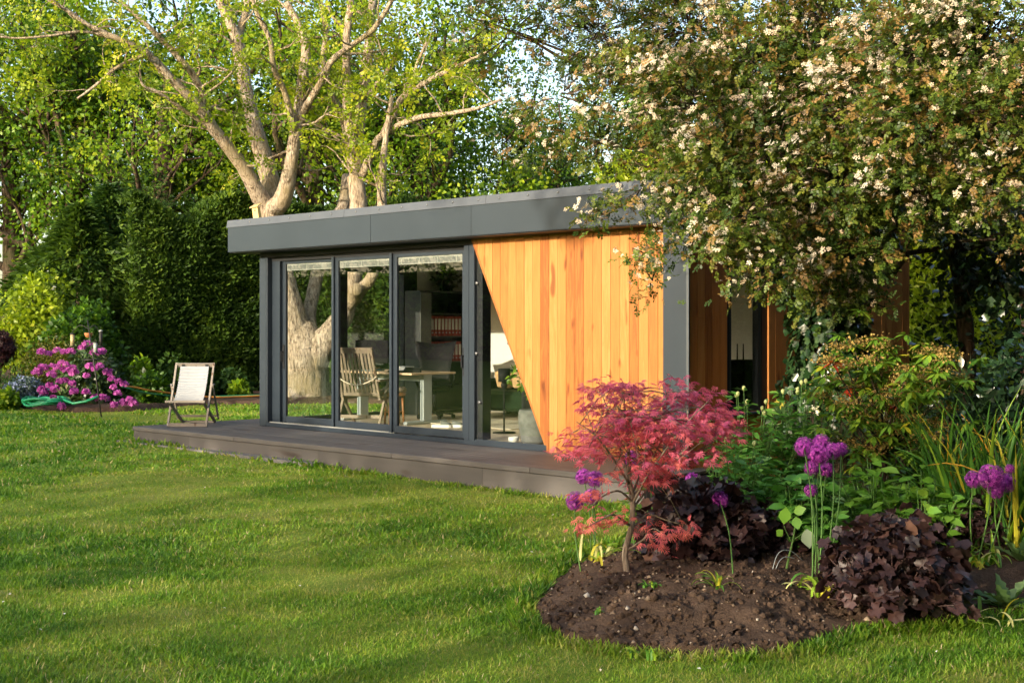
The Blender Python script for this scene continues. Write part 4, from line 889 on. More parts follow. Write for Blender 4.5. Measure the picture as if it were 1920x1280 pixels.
# neighbour's brick house glimpsed through the hawthorn
def brick_house():
    m, nt, n, l, b = NT('brick_wall'); br = n.new('ShaderNodeTexBrick'); br.inputs['Scale'].default_value = 1; br.inputs['Brick Width'].default_value = .225; br.inputs['Row Height'].default_value = .075; br.inputs['Mortar Size'].default_value = .008
    br.inputs['Color1'].default_value = (.42,.17,.09,1); br.inputs['Color2'].default_value = (.34,.13,.075,1); br.inputs['Mortar'].default_value = (.45,.38,.3,1)
    tc = n.new('ShaderNodeTexCoord'); sx = n.new('ShaderNodeSeparateXYZ'); cx_ = n.new('ShaderNodeCombineXYZ'); l.new(tc.outputs['Object'], sx.inputs[0]); l.new(sx.outputs[0], cx_.inputs[0]); l.new(sx.outputs[2], cx_.inputs[1]); l.new(cx_.outputs[0], br.inputs['Vector'])
    l.new(br.outputs[0], b.inputs['Base Color']); b.inputs['Roughness'].default_value = .9
    p = at(1830, HYP, 27); h = thing('brick_house', 'red brick house wall glimpsed through the hawthorn branches', 'house', (p[0], p[1], 0))
    MB().box((-4,0,-.1),(5,6,5.2)).build('wall', m, h)
    b_ = MB(); b_.add([(-4.3,-.4,5.15),(5.3,-.4,5.15),(5.3,6.4,5.15),(-4.3,6.4,5.15),(-4.3,3,8),(5.3,3,8)], [(0,1,5,4),(2,3,4,5),(0,4,3),(1,2,5),(0,3,2,1)]); b_.build('roof', plain('clay_tiles', (.22,.10,.06), .9, 0, .2, .3, 6), h)
    for x in (-2.2, 1.6):
        wd = MB().box((x,-.04,2.9),(x+1.2,.02,4.2)).build('window', plain('white_frame', (.7,.7,.68), .5), h); MB().box((x+.08,-.05,2.98),(x+.57,-.042,4.12)).box((x+.63,-.05,2.98),(x+1.12,-.042,4.12)).build('pane', plain('dark_pane', (.03,.035,.04), .08, 0, .8), wd)
brick_house()
# unseen planting added for shade: keeps the low sun off the near lawn and the sky off the side wall
hedge('occluder_hedge', 'tall unseen hedge added far behind the viewer to shade the lawn', (46,-33.0), (-90,-33.0), 2.4, 7.7, M_LEAFMID, 62000, .36, 45, .5, top=.09, core=4.4)
hedge('occluder_hedge', 'tall unseen hedge added at right to darken the cedar side wall', (14.2,11), (13.9,-3.0), 1.2, 7.0, M_YEW, 9000, .3, 46, .3)
hedge('occluder_hedge', 'tall unseen hedge added right of the viewer to darken the side wall', (18.6,-3.5), (18.6,-29), 1.4, 7.0, M_YEW, 9000, .32, 48, .3)
gt = bush('occluder_tree', 'tall unseen tree added behind the viewer to shade the fascia', (6.3,-20.5,0), 2.3, 2.0, 12.5, M_LEAFMID, 5200, .3, 47, cat='tree', nblob=26, z0=8.9, part_name='crown', stems=False)  # added out of view so its crown shades the right of the fascia
MB().tube(*smooth_path([(4.8,.5,-.1),(4.6,.4,5),(3.2,.2,8.2),(0,0,9.8)], [.2,.17,.13,.06], 5), 8).build('trunk', M_BARKDARK, gt)
# ---------------------------------------------------------------- deckchair on the deck
M_TEAK = woodm('weathered_teak', [(0,(0.149,0.118,0.087)),(.5,(0.211,0.167,0.124)),(1,(0.260,0.211,0.155))], 'z', .65, 1.5, .6)
M_GREYWOOD = woodm('grey_stained_wood', [(0,(.20,.17,.14)),(.5,(.26,.225,.185)),(1,(.32,.28,.235))], 'z', .6, 1.5, .5)
def deckchair():
    # local: x to the right, y back, z up; turned to face the viewer
    c = thing('deckchair', 'folding wooden deckchair with ribbed white sling on the deck corner', 'chair', (-.53,-.86,ZD+.001), TH)
    w_ = .27
    top = Vector((0,.50,.88)); foot = Vector((0,0,.0)); fa = lambda f: foot.lerp(top, f)
    fs = thing('back_frame', None, None); fs.parent = c
    for s in (-1, 1): MB().bar((s*w_,0,.0),(s*w_,.50,.88),.026,.045,(0,1,.5)).build('leg', M_GREYWOOD, fs)
    MB().bar((-w_,.485,.853),(w_,.485,.853),.022,.065,(0,-.5,.87)).build('top_rail', M_GREYWOOD, fs)
    MB().bar((-w_,.008,.028),(w_,.008,.028),.022,.05,(0,0,1)).build('foot_rail', M_GREYWOOD, fs)
    for s in (-.17, .17): MB().box((s-.018,.455,.835),(s+.018,.472,.868)).build('bolt_plate', M_BLACK, fs)
    sf = thing('seat_frame', None, None); sf.parent = c
    for s in (-1, 1): MB().bar((s*(w_-.032),-.06,.355),(s*(w_-.032),.70,.022),.024,.042,(0,.4,1)).build('leg', M_GREYWOOD, sf)
    MB().bar((-w_-.02,-.065,.36),(w_-.0,-.065,.36),.035,.03).build('front_bar', M_GREYWOOD, sf); MB().bar((-w_+.03,.69,.024),(w_-.03,.69,.024),.03,.03).build('rear_bar', M_GREYWOOD, sf)
    st = thing('support_strut', None, None); st.parent = c
    for s in (-1, 1): 
        MB().bar((s*(w_+.026),.29,.58),(s*(w_+.026),.66,.07),.02,.036,(0,1,.5)).build('leg', M_GREYWOOD, st)
        k = MB(); k.lathe([(.014,-.02),(.014,.02)], n=8); o = k.build('pivot', M_SCREW, st); o.location = (s*(w_+.03),.33,.58); o.rotation_euler = (0,math.pi/2,0)
    MB().bar((-w_-.02,.63,.11),(w_+.02,.63,.11),.02,.03).build('cross_bar', M_GREYWOOD, st)
    # ribbed sling hanging from the top rail to the front bar
    m_sl = plain('white_canvas', (.36,.375,.39), .8, 0, .2, .02, 5)
    nrib = 22; V = []; F = []; w2 = .205; k = nrib*4
    A = np.array([.465,.84]); Bq = np.array([.20,.30]); Cq = np.array([-.05,.345])
    for i in range(k+1):
        u = i/k; p = (1-u)**2*A+2*u*(1-u)*Bq+u*u*Cq; rib = .016*abs(math.sin(u*nrib*math.pi))
        for x in (-w2, -w2*.33, w2*.33, w2): V.append((x, p[0]-rib-.012*(1-(x/w2)**2)*-1, p[1]+rib*.6-.012*math.sin(u*math.pi)*(1-(x/w2)**2)))
    nb = len(V)
    for q in list(V): V.append((q[0], q[1]+.004, q[2]-.003))
    for i in range(k):
        for j in range(3):
            F.append((i*4+j, i*4+j+1, i*4+5+j, i*4+4+j)); F.append((nb+i*4+4+j, nb+i*4+5+j, nb+i*4+j+1, nb+i*4+j))
        F.append((i*4, i*4+4, nb+i*4+4, nb+i*4)); F.append((i*4+3, nb+i*4+3, nb+i*4+7, i*4+7))
    b_ = MB(); b_.add(V, F, 0, False); b_.build('sling', m_sl, c)
deckchair()

# ---------------------------------------------------------------- things inside the room
M_STEEL = plain('silver_grey_steel', (.36,.40,.40), .4, .4, .5, .05, 5)
M_BEECH = woodm('beech_top', [(0,(.44,.31,.19)),(.5,(.50,.36,.23)),(1,(.56,.41,.27))], 'x', .45, 1, .4)
M_DARKPLASTIC = plain('black_plastic', (.008,.008,.009), .75, 0, .15, .1, 9)
# steamer chair, seen from behind
def steamer():
    c = thing('garden_chair', 'slatted wooden reclining chair standing inside the sliding doors', 'chair', (1.50,.64,ZI+.001), TH-.25)
    # local: -y towards the viewer is the chair's back; seat points to +y
    w_ = .27
    bk = thing('backrest', None, None); bk.parent = c
    P = lambda f, x: (x*(1-.05*f), -.02-.30*f, .40+.68*f)
    for s in (-1, 1): MB().bar(P(0, s*w_), P(1.0, s*w_), .032, .045, (0,1,.4)).build('stile', M_TEAK, bk)
    MB().bar(P(.95, -w_), P(.95, w_), .02, .08, (0,-.4,.9)).build('top_rail', M_TEAK, bk); MB().bar(P(.06, -w_), P(.06, w_), .02, .05, (0,-.4,.9)).build('bottom_rail', M_TEAK, bk)
    for i in range(9):
        x = -w_+.055+i*(2*w_-.11)/8; MB().bar(P(.08, x), P(.90, x), .034, .014, (0,1,.4)).build('slat', M_TEAK, bk)
    b_ = MB(); pts = [(x, P(.40, 0)[1]-.03-.02*(1-(x/w_)**2), P(.40, 0)[2]-.10*(1-(x/w_)**2)) for x in np.linspace(-w_-.02, w_+.02, 11)]; b_.tube(pts, .009, 6); b_.build('strap', plain('cream_cord', (.55,.48,.36), .8), bk)
    for i in range(8): MB().bar((-w_+.01,.04+i*.062,.41-.012*i*.3),(w_-.01,.04+i*.062,.41-.012*i*.3),.046,.016).build('seat_slat', M_TEAK, c)
    for s in (-1, 1):
        MB().bar((s*w_,-.02,.38),(s*w_,.53,.385),.03,.045).build('seat_rail', M_TEAK, c)
        MB().bar((s*(w_+.035),-.13,.005),(s*(w_+.035),.26,.62),.03,.045,(0,1,.3)).build('leg', M_TEAK, c)
        MB().bar((s*(w_+.03),.52,.005),(s*(w_+.03),.02,.42),.03,.045,(0,1,.3)).build('leg', M_TEAK, c)
        MB().box((s*(w_+.045)-.035,-.20,.62),(s*(w_+.045)+.035,.34,.645),0,.006).build('armrest', M_TEAK, c)
    MB().bar((-w_-.03,-.06,.13),(w_+.03,-.06,.13),.022,.045).build('stretcher', M_TEAK, c)
    cu = thing('seat_cushion', 'thin fawn cushion lying on the slatted chair', 'cushion', (1.50,.64,ZI), TH-.25)
    MB().box((-.23,.0,.425),(.23,.48,.485),0,.02).build('pad', plain('fawn_fabric', (.34,.28,.20), .9, 0, .1, .1, 30, .3), cu)
steamer()
def desk():
    d = thing('desk', 'beech desk with silver legs behind the sliding doors', 'desk', (1.1,1.5,ZI))
    MB().box((-.75,-.42,.70),(.95,.42,.728),0,.003).build('desktop', M_BEECH, d)
    for x in (-.62, .78):
        lg_ = MB(); lg_.box((x-.04,-.075,.05),(x-.012,.075,.695)); lg_.box((x+.012,-.075,.05),(x+.04,.075,.695)); lg_.box((x-.035,-.06,.06),(x+.035,.06,.69)); lg_.build('leg', M_STEEL, d)
        f = MB(); f.box((x-.04,-.40,.0),(x+.04,.38,.05),0,.012); f.build('foot', M_STEEL, d)
    MB().box((-.6,-.06,.60),(.76,-.03,.69)).build('rail', M_STEEL, d)
    for nm, lb, ct, x, y, b3 in (('monitor','dark monitor on the beech desk behind the chair','monitor',.55,1.62,0),):
        m_ = thing(nm, lb, ct, (x,y,ZI+.729), .5); MB().box((-.26,-.02,.10),(.26,.02,.44),0,.006).build('screen', M_DARKPLASTIC, m_); MB().box((-.03,-.0,.01),(.03,.04,.12)).build('stand', M_DARKPLASTIC, m_); MB().box((-.12,-.08,0),(.12,.1,.012)).build('base', M_DARKPLASTIC, m_)
    tag(MB().box((-.16,-.11,0),(.16,.11,.022),0,.005).build('keyboard', M_DARKPLASTIC, None, (1.62,1.25,ZI+.7285)), 'black keyboard lying on the beech desk', 'keyboard')
    tag(MB().box((-.11,-.08,0),(.11,.08,.075),0,.004).build('paper_stack', plain('white_paper', (.72,.72,.70), .8), None, (1.52,1.42,ZI+.7285)), 'small stack of white papers on the desk', 'papers')
    b_ = MB(); b_.box((-.13,-.03,0),(.13,.03,.05),0,.01); b_.box((-.10,-.05,.05),(.16,-.02,.075),0,.008); o = b_.build('telephone', M_DARKPLASTIC, None, (1.82,1.30,ZI+.7285)); o.rotation_euler = (0,0,.4); tag(o, 'black telephone near the right end of the desk', 'telephone')
    tag(MB().box((-.1,-.14,0),(.1,.14,.02)).build('folder', plain('blue_folder', (.02,.07,.09), .6), None, (.95,1.3,ZI+.7285)), 'dark teal folder on the desk behind the chair', 'folder')
desk()
def stool():
    s = thing('stool', 'round wooden stool with brown patterned cushion under the desk', 'stool', (2.02,1.02,ZI))
    s.location = (1.66,1.10,ZI+.001)
    m_ = plain('chestnut_wood', (.26,.11,.04), .45, 0, .4, .2, 9)
    MB().lathe([(.155,.40),(.165,.42),(.165,.445),(.15,.45)], n=20).build('seat', m_, s)
    m2 = plain('patterned_fabric', (.25,.20,.15), .9, 0, .1, .6, 40); MB().lathe([(.15,.452),(.175,.47),(.175,.50),(.14,.53),(.02,.54)], n=20).build('cushion', m2, s)
    for i in range(4):
        a = .4+i*math.pi/2; MB().tube([(.125*math.cos(a),.125*math.sin(a),.40),(.15*math.cos(a),.15*math.sin(a),0)], [.018,.015], 6).build('leg', m_, s)
        a2 = a+math.pi/2; z = .18; MB().tube([(.14*math.cos(a),.14*math.sin(a),z),(.14*math.cos(a2),.14*math.sin(a2),z)], [.009,.009], 5).build('stretcher', m_, s)
stool()
def office_chair():
    c = thing('office_chair', 'black mesh office chair with flared back behind the desk', 'chair', (1.13,2.35,ZI+.001), TH)
    V = []; F = []; nx, nz = 9, 8
    for k in range(2):
        for j in range(nz):
            v = j/(nz-1); wd = .21+.11*v**1.5; 
            for i in range(nx):
                u = i/(nx-1)*2-1; z = .54+.58*v+.05*v*(abs(u)**1.2-.3); V.append((u*wd, .18+.10*v**2-.06*u*u+k*.03, z))
    for k in range(2):
        o = k*nx*nz
        for j in range(nz-1):
            for i in range(nx-1): F.append((o+j*nx+i, o+j*nx+i+1, o+(j+1)*nx+i+1, o+(j+1)*nx+i))
    for j in range(nz-1):
        for i in (0, nx-1): F.append((j*nx+i, (j+1)*nx+i, nx*nz+(j+1)*nx+i, nx*nz+j*nx+i))
    for i in range(nx-1):
        for j in (0, nz-1): F.append((j*nx+i, j*nx+i+1, nx*nz+j*nx+i+1, nx*nz+j*nx+i))
    b_ = MB(); b_.add(V, F, 0, True); b_.build('backrest', M_DARKPLASTIC, c)
    MB().box((-.24,-.25,.42),(.24,.2,.48),0,.03).build('seat', M_DARKPLASTIC, c)
    for s in (-1, 1): b_ = MB(); b_.tube([(s*.25,.1,.45),(s*.30,.05,.60),(s*.30,-.12,.66)], [.018,.016,.02], 6); b_.build('armrest', M_DARKPLASTIC, c)
    MB().lathe([(.03,.10),(.03,.42)], n=10).build('column', M_DARKPLASTIC, c); MB().bar((0,.16,.44),(0,.22,.62),.05,.02).build('spine', M_DARKPLASTIC, c)
    for i in range(5):
        a = i*1.2566; MB().bar((0,0,.10),(.28*math.cos(a),.28*math.sin(a),.06),.04,.03).build('base_arm', M_DARKPLASTIC, c); MB().lathe([(.02,0),(.03,.015),(.03,.045),(.02,.06)], (.28*math.cos(a),.28*math.sin(a),0), 8).build('castor', M_DARKPLASTIC, c)
office_chair()
def bookcase():
    # stands against the end wall, open towards +X
    c = thing('bookcase', 'dark tall open shelving holding red lever-arch files', 'bookcase', (.13,2.63,ZI)); m_ = plain('dark_shelf', (.035,.036,.034), .6, 0, .3, .15, 5)
    D = .36; W = 1.30; H = 1.93
    MB().box((0,0,0),(.012,W,H)).build('back_panel', m_, c)
    for y in (0, W-.022): MB().box((.013,y,0),(D,y+.022,H)).build('side_panel', m_, c)
    MB().box((.013,.023,H-.025),(D,W-.023,H)).build('top_panel', m_, c)
    zs = (.05,.42,.80,1.20,1.56)
    for z in zs: MB().box((.013,.023,z),(D-.005,W-.023,z+.02)).build('shelf', m_, c)
    MB().box((D+.002,.0,.005),(D+.018,.22,H-.03)).build('cabinet_door', plain('grey_cabinet_door', (.075,.08,.07), .6), c)
    red = plain('red_card', (.19,.022,.012), .6, 0, .3, .1, 9); wh = plain('spine_label', (.40,.38,.33), .7); proto = None
    nm = ['first','second','third','fourth','fifth','sixth','seventh','eighth','ninth']
    for row, (z, rn) in enumerate(((zs[3],'upper'),(zs[2],'lower'))):
        for i in range(9):
            if proto is None:
                f = thing('lever_arch_file', None, 'file'); MB().box((-.28,0,0),(0,.066,.315),0,.003).build('cover', red, f); MB().box((.001,.009,.10),(.003,.057,.27)).build('spine_label', wh, f)
                k = MB(); k.lathe([(.014,0),(.014,.003),(.008,.004)], n=10); o = k.build('finger_ring', M_SCREW, f); o.location = (.001,.033,.055); o.rotation_euler = (0,math.pi/2,0); proto = f
            else: f = copy_tree(proto)
            f.location = (.13+D-.02, 2.63+.245+i*.0735, ZI+z+.021); f['label'] = '%s red lever-arch file from the left on the %s shelf' % (nm[i], rn); f['category'] = 'file'; f['group'] = 'red files on the shelves'
    MB().box((D+.019,.03,.72),(D+.024,.19,1.10)).build('notice_panel', plain('buff_card', (.33,.29,.18), .8), c)
    r_ = rng(4); an = thing('dried_arrangement', 'dark dried flower arrangement on top of the bookcase', 'ornament', (.33,3.35,ZI+H)); b_ = MB(); b_.lathe([(.06,0),(.08,.05),(.05,.12)], n=12); b_.build('bowl', M_DARKPLASTIC, an)
    nn = 240; q = rdir(r_, nn)*[.2,.24,.17]*(r_.random(nn)**.4)[:, None]+[0,0,.2]; q[:,2] = np.abs(q[:,2]); cloud('dried_flowers', leafm('dried_flower', [(0,(.02,.015,.012)),(1,(.07,.05,.035))], 0), [(T_diamond(.4), q, rdir(r_, nn), rdir(r_, nn), .07*np.ones(nn), r_.random(nn))], an, kind='stuff')
    for i, (y, z, s, lb) in enumerate(((3.45,zs[4],.10,'small dark clock on the top bookcase shelf'),(3.70,zs[4],.13,'dark round-shouldered vase on the top bookcase shelf'))):
        o = MB().lathe([(.5*s,0),(.7*s,.6*s),(.6*s,1.4*s),(.3*s,1.7*s),(.35*s,1.9*s)], n=14).build('vase', M_DARKPLASTIC, None, (.33,y,ZI+z+.021)); tag(o, lb.replace('clock','squat vase'), 'vase')
bookcase()
def lounge():
    # floor lamp
    c = thing('floor_lamp', 'black floor lamp with drum shade beside the armchair', 'lamp', (3.80,1.12,ZI+.001))
    MB().lathe([(.15,0),(.15,.012),(.02,.02)], n=22).build('base', M_DARKPLASTIC, c); MB().lathe([(.011,.018),(.011,.62)], n=8).build('pole', M_DARKPLASTIC, c)
    MB().lathe([(.03,.56),(.045,.62),(.03,.66)], n=12).build('socket', M_DARKPLASTIC, c); MB().lathe([(.078,.66),(.078,.83)], n=20).build('shade', M_DARKPLASTIC, c)
    # armchair under a grey throw
    m_ = plain('charcoal_fabric', (.07,.07,.075), .9, 0, .1, .1, 30, .2); a = thing('armchair', 'low upholstered armchair half hidden behind the cedar boards', 'armchair', (4.25,1.55,ZI+.001), -.9)
    MB().box((-.36,-.36,.16),(.36,.34,.40),0,.04).build('seat', m_, a); MB().box((-.36,.24,.18),(.36,.42,.86),0,.06).build('backrest', m_, a)
    for s in (-1, 1): MB().box((s*.36,-.36,.16),(s*.46,.40,.58),0,.04).build('armrest', m_, a)
    for x, y in ((-.4,-.3),(.4,-.3),(-.4,.34),(.4,.34)): MB().tube([(x,y,0),(x,y,.17)], [.016,.02], 6).build('leg', M_DARKPLASTIC, a)
    th_ = thing('throw', 'pale grey wool throw draped over the armchair', 'throw', (4.25,1.55,ZI+.001), -.9); V = []; F = []
    prof = [(-.48,.28),(-.475,.50),(-.44,.605),(-.39,.61),(-.34,.72),(-.30,.90),(-.10,.905),(.2,.91),(.40,.90)]; r_ = rng(3)
    path = [(-.40,.10),(-.42,.30),(-.41,.50),(-.39,.62),(-.30,.80),(-.12,.90),(.15,.92),(.40,.90)]
    for i, (x, z) in enumerate(path):
        for j in range(7):
            y = -.40+j*.145; V.append((x-.09+.015*math.sin(j*2.1+i), y, max(.08, z-.10*math.sin(j*.5+.4)*(i < 3)+.02*math.sin(j*1.7))))
    nb = len(V); V += [(x+.014, y, z+.006) for x, y, z in V]
    for i in range(len(path)-1):
        for j in range(6): F.append((i*7+j, i*7+j+1, i*7+8+j, i*7+7+j)); F.append((nb+i*7+7+j, nb+i*7+8+j, nb+i*7+j+1, nb+i*7+j))
    b_ = MB(); b_.add(V, F, 0, True); b_.build('cloth', plain('grey_wool', (.36,.36,.34), .95, 0, .1, .06, 20, .3), th_)
    # plant in a ribbed pot
    p = thing('potted_plant', 'leafy fig plant in a ribbed grey pot just inside the pane', 'potted plant', (5.12,.30,ZI+.001))
    prof = [(.13,0),(.165,.03)]
    for i in range(15): prof += [(.170+.035*math.sin(i/15*2.2), .04+i*.0235), (.162+.035*math.sin(i/15*2.2), .052+i*.0235)]
    prof += [(.185,.40),(.165,.40),(.16,.36)]
    MB().lathe(prof, n=26).build('pot', plain('grey_stoneware', (.12,.124,.112), .85, 0, .2, .18, 14), p); MB().lathe([(.16,.355),(.02,.36)], n=16).build('compost', M_SOIL, p)
    b_ = MB(); tips = []
    for i in range(7):
        a_ = i*.9; q = [(0,0,.35),(.05*math.cos(a_),.05*math.sin(a_),.6),(.17*math.cos(a_)-.05,.15*math.sin(a_),.72+.09*(i % 3)),(.27*math.cos(a_)-.07,.24*math.sin(a_),.66+.12*(i % 3))]; P_, R_ = smooth_path(q, [.009,.006,.004,.002], 5); b_.tube(P_, R_, 5); tips += [P_[k] for k in range(6, len(P_))]
    b_.build('stems', M_BARKDARK, p); T_ = np.repeat(np.array(tips), 3, 0); nn = len(T_); T_ = T_+r_.normal(size=T_.shape)*.03
    cloud('leaves', M_LEAFMID, [(T_oval(.24), T_, norm(r_.normal(size=(nn,3))*.6+[0,0,-.5]), norm(r_.normal(size=(nn,3))*.5+[0,0,.8]), r_.uniform(.07,.11,nn), r_.uniform(.4,1,nn))], p, kind='stuff')
    bo = MB(); bo.lathe([(.035,0),(.06,.02),(.065,.07),(.058,.07),(.052,.025),(.02,.012)], n=18); o = bo.build('glass_bowl', plain('frosted_glass', (.55,.56,.52), .15, 0, .6, .03), None, (4.86,.20,ZI+.001)); tag(o, 'small pale glass bowl on the floor beside the plant pot', 'bowl')
    # sofa at the back, cushions
    s = thing('sofa', 'low dark green sofa against the back wall', 'sofa', (1.95,3.52,ZI+.001)); mg = plain('green_velvet', (.009,.021,.009), .9, 0, .1, .15, 12)
    MB().box((-.80,-.42,.10),(.80,.40,.40),0,.05).build('seat', mg, s); MB().box((-.80,.20,.30),(.80,.42,.70),0,.06).build('backrest', mg, s)
    for x in (-1, 1): MB().box((x*.80,-.42,.10),(x*.95,.42,.56),0,.06).build('armrest', mg, s)
    for x, y in ((-.75,-.35),(.75,-.35),(-.75,.35),(.75,.35)): MB().box((x-.03,y-.03,0),(x+.03,y+.03,.10)).build('foot', M_DARKPLASTIC, s)
    mc_ = plain('tan_cushion_cloth', (.42,.27,.13), .9, 0, .1, .15, 20)
    for i, (x, lb) in enumerate(((-.55,'left tan cushion on the green sofa'),(-.18,'right tan cushion on the green sofa'))):
        o = MB().box((-.16,-.05,-.13),(.16,.05,.13),0,.045).build('cushion', mc_, None, (1.95+x,3.56,ZI+.55)); o.rotation_euler = (.3,0,.2*i); tag(o, lb, 'cushion', 'sofa cushions')
    tag(MB().box((-.9,-.6,0),(.9,.6,.012),0,.004).build('rug', plain('cream_rug', (.50,.46,.36), .95, 0, .1, .08, 30, .3), None, (2.6,2.15,ZI+.001)), 'cream rug on the floor between the sofa and the lamp', 'rug')
    # slippers by the desk leg
    for i, (x, y, lb) in enumerate(((2.50,1.22,'left grey and white slipper on the floor inside the doors'),(2.60,1.34,'right grey and white slipper on the floor inside the doors'))):
        sl = thing('slipper', lb, 'slipper', (x,y,ZI+.001), .55, 'pair of slippers'); V = []; F = []
        pr = [(-.13,.035),(-.08,.042),(0,.036),(.07,.045),(.12,.04),(.145,.018)]; b_ = MB()
        for q, w2 in pr: V += [(q,-w2,0),(q,w2,0),(q,w2,.035),(q,-w2,.035)]
        for k in range(5):
            for j in range(4): F.append((k*4+j, k*4+(j+1) % 4, k*4+4+(j+1) % 4, k*4+4+j))
        F += [(0,1,2,3),(23,22,21,20)]; b_.add(V, F); b_.build('sole', plain('white_rubber', (.62,.62,.58), .7), sl)
        b_ = MB(); V = []; F = []
        for k in range(6):
            q = .0+k*.026; hh = .055-.03*(k/5)**2
            for j in range(7): a_ = math.pi*j/6; V.append((q, .045*(1-.25*(k/5)**2)*math.cos(a_), .034+hh*math.sin(a_)))
        for k in range(5):
            for j in range(6): F.append((k*7+j, k*7+j+1, k*7+8+j, k*7+7+j))
        F.append(tuple(35+j for j in range(7))); b_.add(V, F, 0, True); b_.build('upper', plain('grey_slipper_cloth', (.13,.14,.13), .9), sl)
lounge()
# printer on a stand behind the side window
def side_room():
    s = thing('router_stand', 'dark stand with black box behind the side window', 'stand', (7.2,1.5,ZI)); MB().box((-.2,-.2,.0),(.2,.2,.62),0,.01).build('cabinet', M_DARKPLASTIC, s)
    r_ = thing('router', 'black router with two aerials seen through the side window', 'router', (7.2,1.5,ZI+.62)); MB().box((-.13,-.16,.001),(.13,.16,.38),0,.01).build('case', M_DARKPLASTIC, r_)
    for y in (-.10, .02): MB().tube([(0,y,.38),(0,y,.56)], [.009,.006], 6).build('aerial', M_DARKPLASTIC, r_)
side_room()

# ---------------------------------------------------------------- hoses and bird feeders at the left border
M_HOSE = plain('green_hose', (.010,.20,.085), .4, 0, .4, .1, 5); M_ORANGE = plain('orange_cable', (.55,.20,.03), .5, 0, .4, .1, 5)
def coil():
    c = gp(84,765,.03); c[2] = .09; b_ = MB(); pts = []; r_ = rng(2)
    for i in range(150):
        a = i*.26; R = .42+.07*math.sin(i*.37)+.05*math.sin(i*.11); pts.append((R*math.cos(a)*1.05, R*math.sin(a)*.8, .02+.11*i/150+.025*math.sin(i*.9)))
    pts += [(.6,.1,.12),(.85,.15,.06),(1.05,.3,.1),(1.2,.5,.2)]
    b_.tube(pts, .026, 6); h = b_.build('garden_hose', M_HOSE, None, c); tag(h, 'coiled bright green garden hose on the border soil', 'hose')
    for nm, mt, pts, rr, lb, ct in (('orange_cable', M_ORANGE, [(236,713,25.6),(255,716,25.8),(275,722,26),(305,728,26.6),(345,735,27.2),(400,741,27.5),(440,743,27.8),(487,747,28.2),(500,748,28.4)], .018, 'orange cable trailing along the border soil', 'cable'),
                                    ('green_pipe', M_HOSE, [(228,713,25.5),(245,719,25.6),(258,725,26),(300,735,26.8),(360,741,27.6),(420,742,28.0),(448,740,28.2),(470,742,28.3),(500,742,28.5)], .018, 'green pipe running along the border beside the orange cable', 'hose')):
        P = []
        for x, y, t in pts:
            q = at(x, y, t); q[2] = max(.13, q[2]*.8); P.append(q)
        P_, R_ = smooth_path(P, [rr]*len(P), 5); b_ = MB(); b_.tube(P_, R_, 6); tag(b_.build(nm, mt), lb, ct)
coil()
def feeders():
    M_IRON = plain('dark_iron', (.035,.032,.03), .6, .5, .4, .1, 9); b0 = gp(191,779,0.0); top = at(164,600,24.3); p = thing('feeder_pole', 'leaning dark metal bird feeder pole in front of the rhododendron', 'feeder pole', b0); o3 = np.array(b0)
    b_ = MB(); b_.tube([(0,0,-.1), tuple((top-o3)*.5), tuple(top-o3)], [.013,.012,.010], 6); b_.build('pole', M_IRON, p)
    hook = at(187,622,24.35)-o3; h2 = at(135,622,24.3)-o3; j = (top-o3)*.90
    for nm, e in (('hook_arm', hook), ('hook_arm', h2)):
        mid = (j+e)/2+np.array([0,0,.10]); P_, R_ = smooth_path([j, mid, e], [.008,.007,.006], 5); MB().tube(P_, R_, 5).build(nm, M_IRON, p)
    dish = at(171,676,24.35)-o3; MB().lathe([(.02,0),(.14,.005),(.15,.03),(.14,.03),(.13,.012)], tuple(dish), 18).build('dish', M_IRON, p)
    gl = plain('feeder_tube_plastic', (.30,.33,.30), .2, 0, .5, .05); nb = plain('peanut_mesh', (.36,.29,.15), .6, .3, .4, .3, 60)
    for x, y, hgt, r_, mt, nm, lb in ((189,618,.30,.032,M_IRON,'seed_feeder','dark tubular seed feeder with pale cap at the right hook'),(179,640,.20,.038,gl,'seed_feeder','short clear seed feeder hanging low by the pole'),(136,624,.24,.04,nb,'peanut_feeder','pale mesh peanut feeder hanging left of the pole')):
        q = at(x, y, 24.35); f = thing(nm, lb, 'bird feeder', (q[0], q[1], q[2]-hgt))
        MB().lathe([(r_,0),(r_,hgt*.88)], n=12).build('tube', mt, f); MB().lathe([(r_*1.25,hgt*.88),(r_*1.15,hgt*.96),(r_*.3,hgt*1.0)], n=12).build('cap', M_RAIL if mt is M_IRON else M_IRON, f); MB().lathe([(r_*1.7,-.012),(r_*1.7,0)], n=12).build('tray', M_IRON, f)
        MB().tube([(0,0,hgt),(0,0,hgt+.07)], [.004,.004], 4).build('hanger', M_IRON, f)
    q = at(166,626,24.3); f = thing('coconut_feeder', 'round orange-brown half coconut feeder on the pole', 'bird feeder', q); MB().lathe([(.01,-.07),(.05,-.06),(.075,-.01),(.078,.02),(.06,.02),(.02,-.03)], n=14).build('shell', plain('coconut', (.34,.12,.04), .8), f); MB().tube([(0,0,.0),(0,0,.12)], [.004,.004], 4).build('hanger', M_IRON, f)
feeders()
